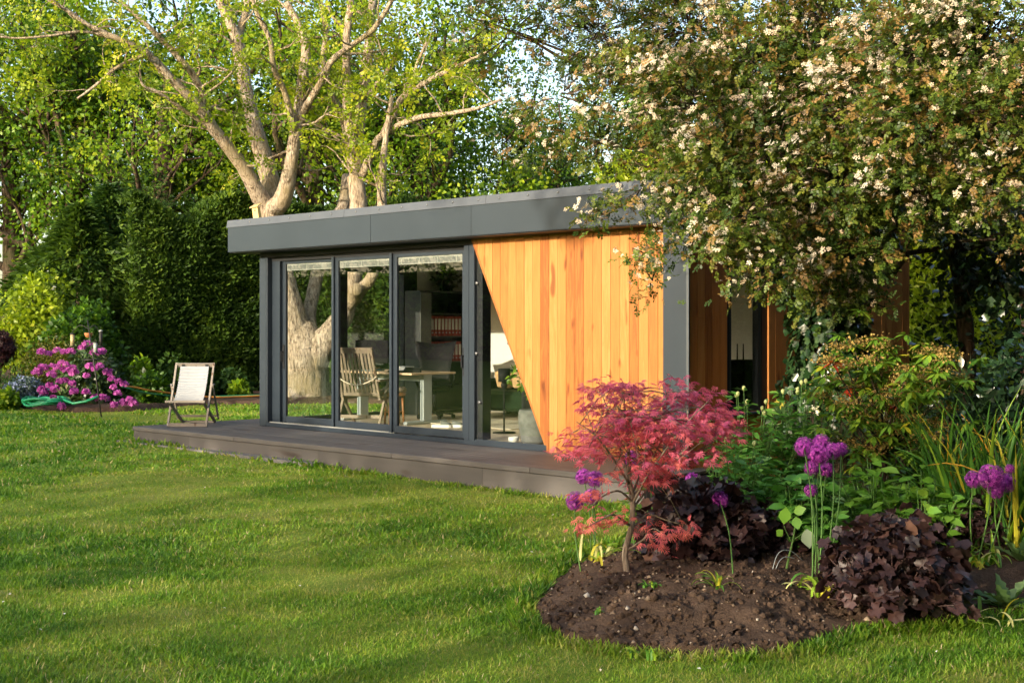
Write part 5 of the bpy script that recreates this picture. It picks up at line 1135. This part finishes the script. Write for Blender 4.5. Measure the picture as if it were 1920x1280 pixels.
# ---------------------------------------------------------------- planting in the front bed
def bedpt(x, y, z=.09): 
    p = gp(x, y, z); p[2] = float(soil_h(np.array([p[0]]), np.array([p[1]]))[0]); p[2] = p[2] if p[2] > -.2 else -.03
    return p
def bed_at(px, t):
    p = at(px, HYP, t); z = float(soil_h(np.array([p[0]]), np.array([p[1]]))[0]); p[2] = z if z > -.2 else -.05
    return p
def T_floret(n=6):
    V = []; F = []
    for i in range(n):
        a = 2*math.pi*i/n; d = np.array([math.cos(a), math.sin(a)]); p = np.array([-d[1], d[0]]); b = len(V)
        V += [(0,0,0), (*(d*.5+p*.13), .10), (*d, .12), (*(d*.5-p*.13), .10)]; F += [(b,b+1,b+2),(b,b+2,b+3)]
    return np.array(V)*.5, F
# -- red Japanese maple
def maple():
    r_ = rng(61); base = bedpt(1178,1112); root = thing('japanese_maple', 'small red-leaved Japanese maple in the bare front of the bed', 'tree', base); B = np.array(base); T0 = 8.12
    M_MB = barkm('maple_bark', (.10,.075,.055), (.22,.17,.13), (.33,.27,.21), 30, .5, .01, (.16,.15,.08)); tubes = []
    q = lambda x, y, d=0.: at(x, y, T0+d)-B
    def limb(pts, ws, n_=7): P, R = smooth_path([q(*p) for p in pts], [w_*.5*T0/FPX for w_ in ws], 5); tubes.append((P, R, n_)); return P
    limb([(1178,1120),(1176,1075),(1172,1035),(1184,985),(1186,940),(1180,900),(1178,840),(1172,780),(1170,740)], [16,13,12,11,11,9,6,4,2], 9)
    main = [[(1186,945),(1215,890,-.1),(1250,840,-.15),(1290,790,-.2),(1330,750,-.25)], [(1184,930),(1210,860,.15),(1235,790,.2),(1255,730,.25)], [(1182,910),(1150,860,-.1),(1115,815,-.15),(1080,790,-.2)], [(1180,900),(1160,830,.15),(1140,770,.2),(1125,730,.2)],
            [(1186,940),(1160,920,-.1),(1130,930,-.15),(1112,945,-.2)], [(1182,985),(1150,965,-.15),(1125,975,-.2),(1105,985,-.25)], [(1188,950),(1230,900,.1),(1300,850,.15),(1370,810,.2)], [(1178,1030),(1205,1012,-.2),(1225,990,-.25),(1255,1012,-.3)], [(1184,990),(1215,965,.1),(1250,975,.1),(1285,985,.1)], [(1186,930),(1240,870,.3),(1290,850,.35),(1340,850,.4)]]
    for p in main: limb(p, np.linspace(5, 1.6, len(p)), 6)
    ell = [(1240,755,110,45),(1150,755,62,42),(1320,775,62,42),(1120,825,62,34),(1200,845,100,38),(1290,825,80,38),(1085,842,38,18),(1362,798,34,28),(1180,895,55,24),(1112,938,32,16),(1112,985,24,8),(1150,972,18,8),(1222,985,18,8),(1252,1013,22,8),(1283,990,14,7),(1250,890,40,18),(1230,800,110,30),(1150,800,60,26)]
    P = []; D = []; N = []; S = []; A = []
    for x, y, rx, ry in ell:
        ns = max(3, int(rx*ry/120))
        for _ in range(ns):
            a = r_.uniform(0, 2*math.pi); f = math.sqrt(r_.random()); c = q(x+math.cos(a)*f*rx, y+math.sin(a)*f*ry, r_.uniform(-.34, .34)); 
            src = tubes[r_.integers(0, len(tubes))][0]; j = np.argmin(np.linalg.norm(src-c, axis=1)+np.maximum(0, src[:,2]-c[2])*.5); s = src[j]
            if np.linalg.norm(s-c) < .45: tubes.append((np.array([s, (s+c)/2+[0,0,.03], c]), np.array([.0035,.0028,.0016]), 4))
            k = 9; out = norm(c-q(1182,900)+[0,0,.02]); d = norm(out*[1,1,.2]+r_.normal(size=(k,3))*[.9,.9,.25]+[0,0,-.55])
            P.append(c+r_.normal(size=(k,3))*[.05,.05,.028]); D.append(d); N.append(norm(r_.normal(size=(k,3))*.5+[0,-.25,1]+out*.3)); S.append(r_.uniform(.038,.063,k)); A.append(np.clip((1000-y)/300*.62+r_.normal(.12,.15,k), 0, 1))
    tubes_mesh('trunk', M_MB, tubes, root, .04, 2)
    lm = leafm('maple_leaves', [(0,(0.788,0.237,0.185)),(.35,(0.757,0.179,0.220)),(.65,(0.710,0.161,0.301)),(.9,(0.552,0.114,0.290)),(1,(0.347,0.067,0.185))], .38, .5, .3, (1.3,.6,.65))
    cloud('crown', lm, [(T_star(7, 2.9, .06), np.vstack(P), np.vstack(D), np.vstack(N), np.concatenate(S), np.concatenate(A))], root, kind='stuff')
maple()
# -- alliums, each flower on its stem
M_STEM = plain('green_stem', (.07,.15,.028), .5, 0, .3, .1, 8)
M_ALL = leafm('allium_florets', [(0,(0.209,0.026,0.245)),(.5,(0.420,0.052,0.457)),(.85,(0.670,0.118,0.652)),(1,(0.950,0.324,0.782))], .2, .6, .2, (1.1,.8,1.2))
def allium_head():
    r_ = rng(9); k = 230; d = rdir(r_, k); rad = r_.uniform(.80, 1.0, k)
    o = cloud('flower_head', M_ALL, [(T_floret(), d*rad[:, None], np.cross(d, rdir(r_, k)), d, r_.uniform(.30,.44,k), np.clip(r_.normal(.5,.25,k),0,1)), (T_diamond(.04,.5,0), d*.05, d, rdir(r_, k), rad, np.full(k, .15))])
    return o
ahead = allium_head(); first = [True]
def allium(x, y, rpx, t, bx, by, label, group, dull=False):
    h = at(x, y, t); b0 = bedpt(bx, by); root = thing('allium', label, 'flower', b0, 0, group); B = np.array(b0); r0 = rpx*t/FPX
    top = h-B; mid = top*.55+np.array([0.,0.,0.])+np.array([.02,.01,0])*(1 if (x+y) % 2 else -1); P, R = smooth_path([(0,0,-.03), mid, top-[0,0,r0*.05]], [.0055,.0048,.004], 5); MB().tube(P, R, 6).build('stem', M_STEM, root)
    if first[0]: o = ahead; o.parent = root; first[0] = False
    else: o = link('flower_head', ahead.data, root)
    o.location = top; o.scale = (r0,)*3; o.rotation_euler = (x*.7, y*.3, x*.1)
for x, y, r_, t, bx, by, lb in ((1079,939,19,8.75,1090,1048,'purple allium lowest at the left edge of the bed'),(1094,893,16,9.3,1108,1032,'purple allium highest at the left edge of the bed'),(1116,898,17,9.25,1118,1034,'purple allium touching the highest left one'),(1110,931,17,9.0,1112,1036,'purple allium behind the low red maple sprays'),(1185,861,17,9.5,1190,1030,'purple allium hidden inside the red maple'),(1299,899,15,9.6,1296,1030,'purple allium between the maple and the peony leaves'),(1350,937,17,8.5,1376,1098,'single purple allium above the left dark-leaved mound')):
    allium(x, y, r_, t, bx, by, lb, 'alliums round the maple')
for x, y, r_, t, bx, by, lb in ((1508,837,19,8.2,1524,1092,'leftmost bright allium of the middle group'),(1540,830,17,8.45,1536,1084,'hindmost bright allium at the top of the middle group'),(1535,852,21,8.1,1534,1100,'largest bright allium at the front of the middle group'),(1562,845,16,8.3,1546,1090,'bright allium right of the largest in the middle group'),(1577,842,14,8.4,1552,1086,'rightmost bright allium of the middle group'),(1522,877,15,8.35,1528,1088,'bright allium under the leftmost of the middle group'),(1550,880,15,8.35,1544,1088,'bright allium under the largest of the middle group'),(1520,919,13,8.25,1522,1094,'small bright allium lowest in the middle group')):
    allium(x, y, r_, t, bx, by, lb, 'alliums in the middle of the bed')
for x, y, r_, t, bx, by, lb in ((1826,898,17,8.4,1826,1058,'dull allium at the left of the right group'),(1858,893,25,8.2,1830,1066,'largest dull purple allium of the right group'),(1886,905,19,8.4,1846,1060,'dull allium at the right of the right group'),(1868,918,17,8.5,1878,1050,'dull allium low at the back of the right group'),(1894,879,10,8.6,1884,1050,'small grey-purple allium above the right group')):
    allium(x, y, r_, t, bx, by, lb, 'alliums at the right edge')
# -- strappy leaves, one object each
def strap_clump(label, base, leaves, mats, group=None, name='strap_leaf_clump', seed=0):
    """leaves: (azimuth, length, lean, droop, width, material index, dx, dy)"""
    root = thing(name, label, 'plant', base, 0, group); r_ = rng(seed)
    for az, L, lean, dr, wd, mi, dx, dy in leaves:
        k = 9; V = []; F = []; d = np.array([math.cos(az), math.sin(az)]); s = np.array([-d[1], d[0]]); tw = r_.uniform(-.5,.5); p = np.array([dx, dy, -.02]); ang = lean
        for i in range(k+1):
            u = i/k; w2 = wd*.5*(1-.0*u)*(1-u**3.2)*(1 if u > .08 else .7)+.0008; cc = math.cos(tw*u*2); sn = math.sin(tw*u*2)
            sv = np.array([s[0]*cc, s[1]*cc, sn*.6]); up = np.array([-d[0]*math.cos(ang), -d[1]*math.cos(ang), math.sin(ang)])*wd*.18
            V += [tuple(p-sv*w2+up), tuple(p), tuple(p+sv*w2+up)]
            p = p+np.array([d[0]*math.sin(ang), d[1]*math.sin(ang), math.cos(ang)])*L/k; ang = min(ang+dr*(.4+u*1.4)/k*2, 2.9)
            p[2] = max(p[2], .012)
        for i in range(k):
            for j in range(2): F.append((i*3+j, i*3+j+1, i*3+4+j, i*3+3+j))
        b_ = MB(); b_.add(V, F, 0, True); b_.build('leaf', mats[mi], root)
    return root
M_ST = [leafm('strap_%s' % n_, [(0, c), (1, c)], .3, .45, .4) for n_, c in (('green',(0.079,0.207,0.026)),('deep_green',(0.040,0.125,0.021)),('lime',(0.243,0.394,0.033)),('yellow',(0.543,0.484,0.046)),('orange',(0.686,0.359,0.039)),('straw',(0.658,0.646,0.260)))]
def straps(seed, n_, L0, L1, lean, dr, w0, w1, wts, spread):
    r_ = rng(seed); o = []
    for i in range(n_): o.append((r_.uniform(0, 2*math.pi), r_.uniform(L0, L1), abs(r_.normal(lean, lean*.5)), abs(r_.normal(dr, dr*.45)), r_.uniform(w0, w1), int(r_.choice(len(wts), p=np.array(wts)/sum(wts))), r_.normal(0, spread), r_.normal(0, spread)))
    return o
strap_clump('tall green strappy clump left of the right alliums', bed_at(1775,9.4), straps(1, 50, .7, 1.1, .24, .35, .022, .036, (5,5,2,.7,.3,.4), .09), M_ST, 'strappy clumps', seed=1)
strap_clump('tall strappy clump with yellowing tips at the right edge', bed_at(1862,9.0), straps(2, 70, .75, 1.2, .25, .33, .024, .04, (6,4,2,.5,.25,.5), .13), M_ST, 'strappy clumps', seed=2)
strap_clump('strappy clump cut by the right edge with orange leaves', bed_at(1930,8.7), straps(3, 50, .7, 1.15, .30, .42, .024, .04, (5,3,2,.8,.5,.7), .10), M_ST, 'strappy clumps', seed=3)
strap_clump('lower arching strappy clump in front of the dark shrub', bed_at(1790,9.2), straps(4, 30, .5, .8, .45, .7, .02, .032, (3,2,4,1,.4,.5), .08), M_ST, 'strappy clumps', seed=4)
strap_clump('limp yellow-green leaves at the foot of the middle alliums', bedpt(1545,1105), straps(5, 22, .20, .34, .55, 2.4, .016, .028, (2,0,5,3,0,2), .045), M_ST, 'withering allium leaves', 'allium_leaves', 5)
strap_clump('limp straw-coloured leaves at the left edge of the bed', bedpt(1122,1040), straps(6, 22, .2, .32, .7, 1.9, .018, .03, (2,0,3,2,0,5), .05), M_ST, 'withering allium leaves', 'allium_leaves', 6)
strap_clump('limp pale leaves at the foot of the right alliums', bedpt(1842,1066), straps(7, 24, .22, .36, .5, 2.3, .016, .028, (3,1,4,1,0,4), .06), M_ST, 'withering allium leaves', 'allium_leaves', 7)
strap_clump('short withered leaves on the soil at the lower right', bedpt(1850,1122), straps(8, 18, .12, .22, 1.2, 1.3, .012, .022, (2,1,2,1,0,5), .07), M_ST, 'withering allium leaves', 'allium_leaves', 8)
strap_clump('small green tuft on the bare soil', bedpt(1345,1112), straps(9, 12, .10, .20, .8, .9, .012, .02, (4,0,3,1,0,0), .02), M_ST, None, 'soil_tuft', 9)
for i, (x, y, lb) in enumerate(((1212,1108,'tiny green seedling left of the soil tuft'),(1226,1109,'tiny seedling pair beside the maple foot'),(1120,1128,'tiny weed on the left of the bare soil'),(1188,1182,'tiny weed at the front of the bare soil'),(1222,1185,'small grassy weed at the front edge of the soil'))):
    strap_clump(lb, bedpt(x, y), straps(20+i, 7, .03, .07, .8, .8, .010, .016, (4,1,2,0,0,0), .008), M_ST, 'seedlings on the soil', 'seedling', 20+i)
# -- dark-leaved heucheras
M_HEU = leafm('dark_plum_leaves', [(0,(0.015,0.009,0.009)),(.5,(0.042,0.020,0.020)),(.85,(0.078,0.039,0.035)),(1,(0.128,0.069,0.050))], .12, .45, .45, (1.3,.6,.5))
def mound(label, base, R, H, n_, size, seed, mat, name='heuchera', tm=None, cat='plant'):
    r_ = rng(seed); root = thing(name, label, cat, base); a = r_.uniform(0, 2*math.pi, n_); el = np.arcsin(r_.random(n_)**.9); f = r_.uniform(.62, 1.02, n_)*(.85+.3*fbm(a*2+seed, el*3, seed))
    P = np.stack([np.cos(a)*np.cos(el)*R*f, np.sin(a)*np.cos(el)*R*f, np.sin(el)*H*f+.03], 1); O = norm(P/np.array([R,R,H]))
    parts = []; ks = r_.integers(0, 3, n_)
    for k in range(3):
        m_ = ks == k; nn = int(m_.sum()); D = norm(O[m_]*.6+r_.normal(size=(nn,3))*.5+[0,0,-.35]); N = norm(O[m_]*.8+r_.normal(size=(nn,3))*.4+[0,0,.5])
        parts.append((tm or T_ruffle(14, k+1), P[m_], D, N, size*r_.uniform(.6,1.25,nn), np.clip(r_.normal(.45,.25,nn),0,1)))
    cloud('leaves', mat, parts, root, smooth=False, kind='stuff')
    b_ = MB()
    for i in range(0, n_, 5): p = P[i]; b_.tube([(p[0]*.15,p[1]*.15,-.02), tuple(p*[.7,.7,.6]), tuple(p)], [.004,.003,.002], 4)
    b_.build('stalks', plain('plum_stalk_%d' % seed, (.07,.035,.03), .6), root)
    return root
mound('dark plum-leaved mound just behind the maple trunk', bed_at(1318,8.75), .42, .48, 800, .085, 31, M_HEU)
mound('dark plum-leaved mound at the front right of the bed', bed_at(1672,7.55), .42, .50, 900, .08, 32, M_HEU)
mound('dark plum-leaved tuft behind the right alliums', bed_at(1842,8.9), .26, .34, 300, .08, 33, M_HEU)
mound('dark plum-leaved patch left of the middle alliums', bed_at(1420,8.9), .30, .26, 380, .08, 34, M_HEU)
# -- leafy herbaceous plants
def stemmed(name, label, base, n_, R, H0, H1, mat, tm, size, per, seed, buds=None, cat='plant', lean=.35, lpt=3, stem=M_STEM):
    r_ = rng(seed); root = thing(name, label, cat, base); b_ = MB(); P = []; D = []; N = []; S = []; A = []; tops = []
    for i in range(n_):
        a = r_.uniform(0, 2*math.pi); f = math.sqrt(r_.random())*R; h = r_.uniform(H0, H1)*(1-.35*(f/R)**2); e = np.array([math.cos(a)*f, math.sin(a)*f, h])
        Q, W = smooth_path([(e[0]*.3,e[1]*.3,-.03), tuple(e*[.7,.7,.55]), tuple(e)], [.006,.005,.003], 4); b_.tube(Q, W, 5); tops.append(e); tone = r_.normal(0,.12)
        for j in range(per):
            u = .25+.75*j/max(1, per-1); c = Q[min(len(Q)-1, int(u*(len(Q)-1)))]; az = j*2.4+a; o = np.array([math.cos(az), math.sin(az), 0])
            for m_ in range(lpt):
                aa = az+(m_-(lpt-1)/2)*.6; d = np.array([math.cos(aa), math.sin(aa), r_.uniform(-.25,.45)]); P.append(c+d*.03); D.append(d+r_.normal(size=3)*.15); N.append(np.array([0,0,1.])+r_.normal(size=3)*.35-o*.2); S.append(size*r_.uniform(.7,1.2)*(1-.25*u)); A.append(.45+tone+.15*u+r_.normal(0,.12))
    b_.build('stems', stem, root); cloud('leaves', mat, [(tm, np.array(P), np.array(D), np.array(N), np.array(S), np.clip(A,0,1))], root, kind='stuff', smooth=False)
    if buds:
        tops.sort(key=lambda q: -q[2])
        for e in tops[:buds]:
            k = MB(); k.lathe([(.004,-.02),(.013,-.008),(.016,.006),(.010,.018),(.002,.022)], n=10); k.build('bud', M_BUD, root, tuple(e+[0,0,.02]))
    return root
M_BUD = plain('pale_green_bud', (.38,.42,.16), .5, 0, .3, .1, 20)
M_PEO = leafm('peony_leaves', [(0,(0.036,0.120,0.022)),(.5,(0.081,0.240,0.036)),(.85,(0.151,0.371,0.054)),(1,(0.263,0.504,0.082))], .25, .35, .5)
stemmed('peony', 'leafy green peony with pale buds right of the maple', bed_at(1408,10.1), 40, .46, .75, 1.05, M_PEO, T_oval(.17,.05,.12), .125, 9, 81, 9, 'plant')
stemmed('peony', 'second leafy peony nearer the pieris with a few buds', bed_at(1500,10.2), 22, .30, .8, 1.15, M_PEO, T_oval(.17,.05,.12), .125, 9, 82, 6, 'plant')
stemmed('peony', 'low peony foliage behind the left dark mound', bed_at(1375,9.3), 22, .36, .45, .72, M_PEO, T_oval(.17,.05,.12), .12, 7, 83, 2, 'plant')
M_ARUM = leafm('arum_leaves', [(0,(0.062,0.180,0.023)),(.5,(0.133,0.312,0.036)),(.85,(0.250,0.452,0.058)),(1,(0.406,0.547,0.078))], .3, .3, .5)
stemmed('wavy_leaf_plant', 'wavy bright green leaves behind the right dark mound', bed_at(1640,9.2), 26, .36, .35, .62, M_ARUM, T_oval(.26,.07,.2), .15, 5, 84, None, 'plant', lpt=2)
stemmed('wavy_leaf_plant', 'paler wavy green leaves left of the strappy clump', bed_at(1730,8.9), 24, .32, .28, .55, M_ARUM, T_oval(.26,.07,.2), .14, 5, 85, None, 'plant', lpt=2)
stemmed('broad_leaf_plant', 'broad mid-green leaves behind the middle alliums', bed_at(1500,8.95), 24, .34, .32, .58, M_PEO, T_oval(.26,.06,.15), .15, 5, 86, 1, 'plant', lpt=3)
stemmed('broad_leaf_plant', 'broad green leaves behind the maple trunk', bed_at(1228,9.5), 12, .22, .28, .50, M_ARUM, T_oval(.28,.06,.15), .16, 4, 87, None, 'plant', lpt=2)
stemmed('green_filler', 'deep green leaves under the pieris', bed_at(1600,10.1), 26, .42, .3, .6, M_PEO, T_oval(.24,.06,.12), .11, 6, 88, None, 'plant', lpt=3)
stemmed('fine_shrub', 'thin twiggy shrub with tiny leaves against the cedar side wall', bed_at(1520,11.2), 34, .36, .7, 1.15, leafm('tiny_leaves', [(0,(.03,.05,.012)),(.6,(.08,.10,.03)),(1,(.16,.10,.04))], .25), T_diamond(.3), .035, 14, 89, None, 'shrub', lpt=3, stem=M_BARKDARK)
# -- pieris with tan seed heads
def pieris():
    r_ = rng(66); base = bed_at(1645,9.9); root = thing('pieris', 'pieris shrub with drooping tan flower clusters and yellow-green leaves', 'shrub', base); B = np.array(base)
    heads = [(1600,835),(1640,845),(1700,835),(1740,825),(1670,815),(1570,655),(1600,648),(1640,645),(1655,655),(1560,680),(1590,690),(1625,680),(1650,700),(1735,668),(1755,660),(1775,675),(1765,695),(1735,715),(1700,700),(1560,715),(1595,725),(1635,730),(1660,745),(1630,765),(1680,760),(1720,745),(1770,770),(1785,715),(1610,785),(1650,790),(1710,790),(1745,740),(1590,760),(1545,745),(1690,720),(1575,770),(1760,800)]
    tubes = []; P = []; D = []; N = []; S = []; A = []; FP = []; red = [9, 20, 24]
    hub = at(1660,850,9.9)-B; tubes.append((*smooth_path([(0,0,-.05), hub*[.5,.5,.5], hub], [.035,.028,.022], 4), 8))
    for i, (x, y) in enumerate(heads):
        c = at(x, y, 9.8+r_.uniform(-.35,.35))-B; mid = (hub+c)/2+[0,0,-.04]+r_.normal(size=3)*.03; tubes.append((*smooth_path([hub, mid, c], [.009,.006,.004], 4), 5))
        for j in range(4):
            cc = c+r_.normal(size=3)*[.07,.07,.04]*j-[0,0,.03*j]; k = 13; a = np.arange(k)*2.4; el = r_.uniform(-.75,.25,k); d = np.stack([np.cos(a)*np.cos(el), np.sin(a)*np.cos(el), np.sin(el)], 1)
            P.append(cc+d*.012); D.append(d); N.append(norm(np.tile([0,0,1.],(k,1))+d*.3+r_.normal(size=(k,3))*.2)); S.append(r_.uniform(.075,.12,k))
            A.append(np.where(np.full(k, i in red and j == 0), r_.uniform(.94,1,k), np.clip(r_.normal(.42,.2,k), 0, .88)))
        nb = 130; dr = r_.normal(size=(nb,3))*[.06,.06,.022]+[0,0,.025]; FP.append(c+dr)
    for x, y, d_ in ((1665,700,0),(1650,830,0),(1690,860,0)): pass
    tubes_mesh('branches', M_BARKDARK, tubes, root, .06, 1)
    lm = leafm('pieris_leaves', [(0,(0.061,0.159,0.018)),(.45,(0.144,0.279,0.026)),(.75,(0.289,0.409,0.036)),(.88,(0.607,0.559,0.036)),(.93,(0.698,0.373,0.036)),(.95,(0.607,0.056,0.024)),(1,(0.683,0.093,0.048))], .3, .4, .4)
    cloud('leaves', lm, [(T_oval(.15,.04,.1), np.vstack(P), np.vstack(D), np.vstack(N), np.concatenate(S), np.concatenate(A))], root, kind='stuff')
    FP = np.vstack(FP); nn = len(FP); fm = leafm('pieris_seed_heads', [(0,(.16,.10,.03)),(.5,(.30,.20,.055)),(1,(.44,.32,.10))], .15, .7, .2)
    cloud('flower_clusters', fm, [(T_diamond(.5,.5,.2), FP, rdir(r_, nn), rdir(r_, nn), r_.uniform(.012,.024,nn), r_.random(nn))], root, kind='stuff')
pieris()
# -- serrated pale rosettes, young plant, wire hoops
def T_serrated():
    V = []; F = []; k = 9
    for i in range(k): 
        u = i/(k-1); w_ = .19*math.sin(math.pi*min(1, u*.9+.12))*(1.0 if i % 2 else .62); z = -.25*u*u
        V += [(-w_, u, z+.05*(i % 2)), (0, u, z-.015), (w_, u, z+.05*(i % 2))]
    for i in range(k-1):
        for j in range(2): F.append((i*3+j, i*3+j+1, i*3+4+j, i*3+3+j))
    return np.array(V), F
M_POP = leafm('poppy_leaves', [(0,(0.078,0.156,0.052)),(.6,(0.143,0.247,0.085)),(1,(0.221,0.325,0.130))], .25, .55, .3)
def rosette(label, base, n_, size, seed):
    r_ = rng(seed); root = thing('serrated_rosette', label, 'plant', base, 0, 'pale serrated rosettes')
    for i in range(n_):
        a = i*2.4; el = r_.uniform(.25, 1.1); d = np.array([[math.cos(a)*math.cos(el), math.sin(a)*math.cos(el), math.sin(el)]]); cloud('leaf', M_POP, [(T_serrated(), np.array([[0,0,0.]])+d*.02, d, np.array([[-d[0][0]*.6,-d[0][1]*.6,1.]]), [size*r_.uniform(.7,1.1)], [r_.random()])], root)
rosette('pale serrated leaf rosette at the lower right edge', bed_at(1888,7.7), 16, .26, 1)
rosette('small pale serrated rosette left of the right allium stems', bed_at(1802,8.5), 9, .18, 2)
rosette('pale serrated leaves behind the right edge rosette', bed_at(1915,8.5), 10, .25, 3)
def young():
    b0 = bedpt(1467,1106); root = thing('young_plant', 'thin young plant with one hanging pale leaf left of the middle alliums', 'plant', b0); B = np.array(b0); t = 8.1; b_ = MB()
    q = lambda x, y, d=0: at(x, y, t+d)-B
    b_.tube(*smooth_path([q(1467,1108), q(1478,1050), q(1488,1005), q(1492,970)], [.009,.008,.006,.004], 5), 6); b_.tube(*smooth_path([q(1486,1012), q(1500,1003), q(1512,990)], [.004,.003,.002], 4), 5); b_.tube(*smooth_path([q(1484,1015), q(1475,998), q(1470,985)], [.004,.003,.002], 4), 5); b_.tube(*smooth_path([q(1470,1094), q(1485,1090), q(1508,1098)], [.004,.004,.003], 4), 5)
    b_.build('stem', M_STEM, root); pl = leafm('pale_leaf', [(0,(.30,.38,.27)),(1,(.30,.38,.27))], .3)
    for (x, y), d, s, mt in (((1512,990),(.2,0,-1),.125,pl), ((1474,950),(-.1,-.1,-1),.11,M_ARUM), ((1488,960),(.5,0,.2),.09,M_ARUM), ((1468,992),(-.6,0,-.6),.07,M_ARUM), ((1492,968),(.3,-.3,-.5),.09,M_ARUM)):
        cloud('leaf', mt, [(T_oval(.36,.05,.1), np.array([q(x, y)]), np.array([d]), np.array([[.5,-.75,.3]]), [s], [.6])], root)
young()
M_WIRE = plain('grey_wire', (.35,.38,.37), .5, .6, .4, .05, 5)
for i, (pts, lb) in enumerate(([[(1440,1120),(1448,1070),(1460,1036),(1482,1032),(1505,1050)],'thin grey wire hoop stuck in the soil beside the young plant'], [[(1444,1112),(1456,1062),(1470,1044),(1490,1046)],'second thin grey wire hoop beside the young plant'], [[(1415,1006),(1432,1012),(1450,1010),(1456,1002)],'grey wire ring in front of the peony stems'], [[(1160,982),(1195,986),(1230,990),(1262,985)],'faint wire ring behind the maple trunk'])):
    t = 8.0 if i < 2 else 8.9; P = [at(x, y, t+.03*j) for j, (x, y) in enumerate(pts)]; P_, R_ = smooth_path(P, [.0028]*len(P), 6); b_ = MB(); b_.tube(P_, R_, 5); tag(b_.build('wire_support', M_WIRE), lb, 'wire support', 'wire plant supports')
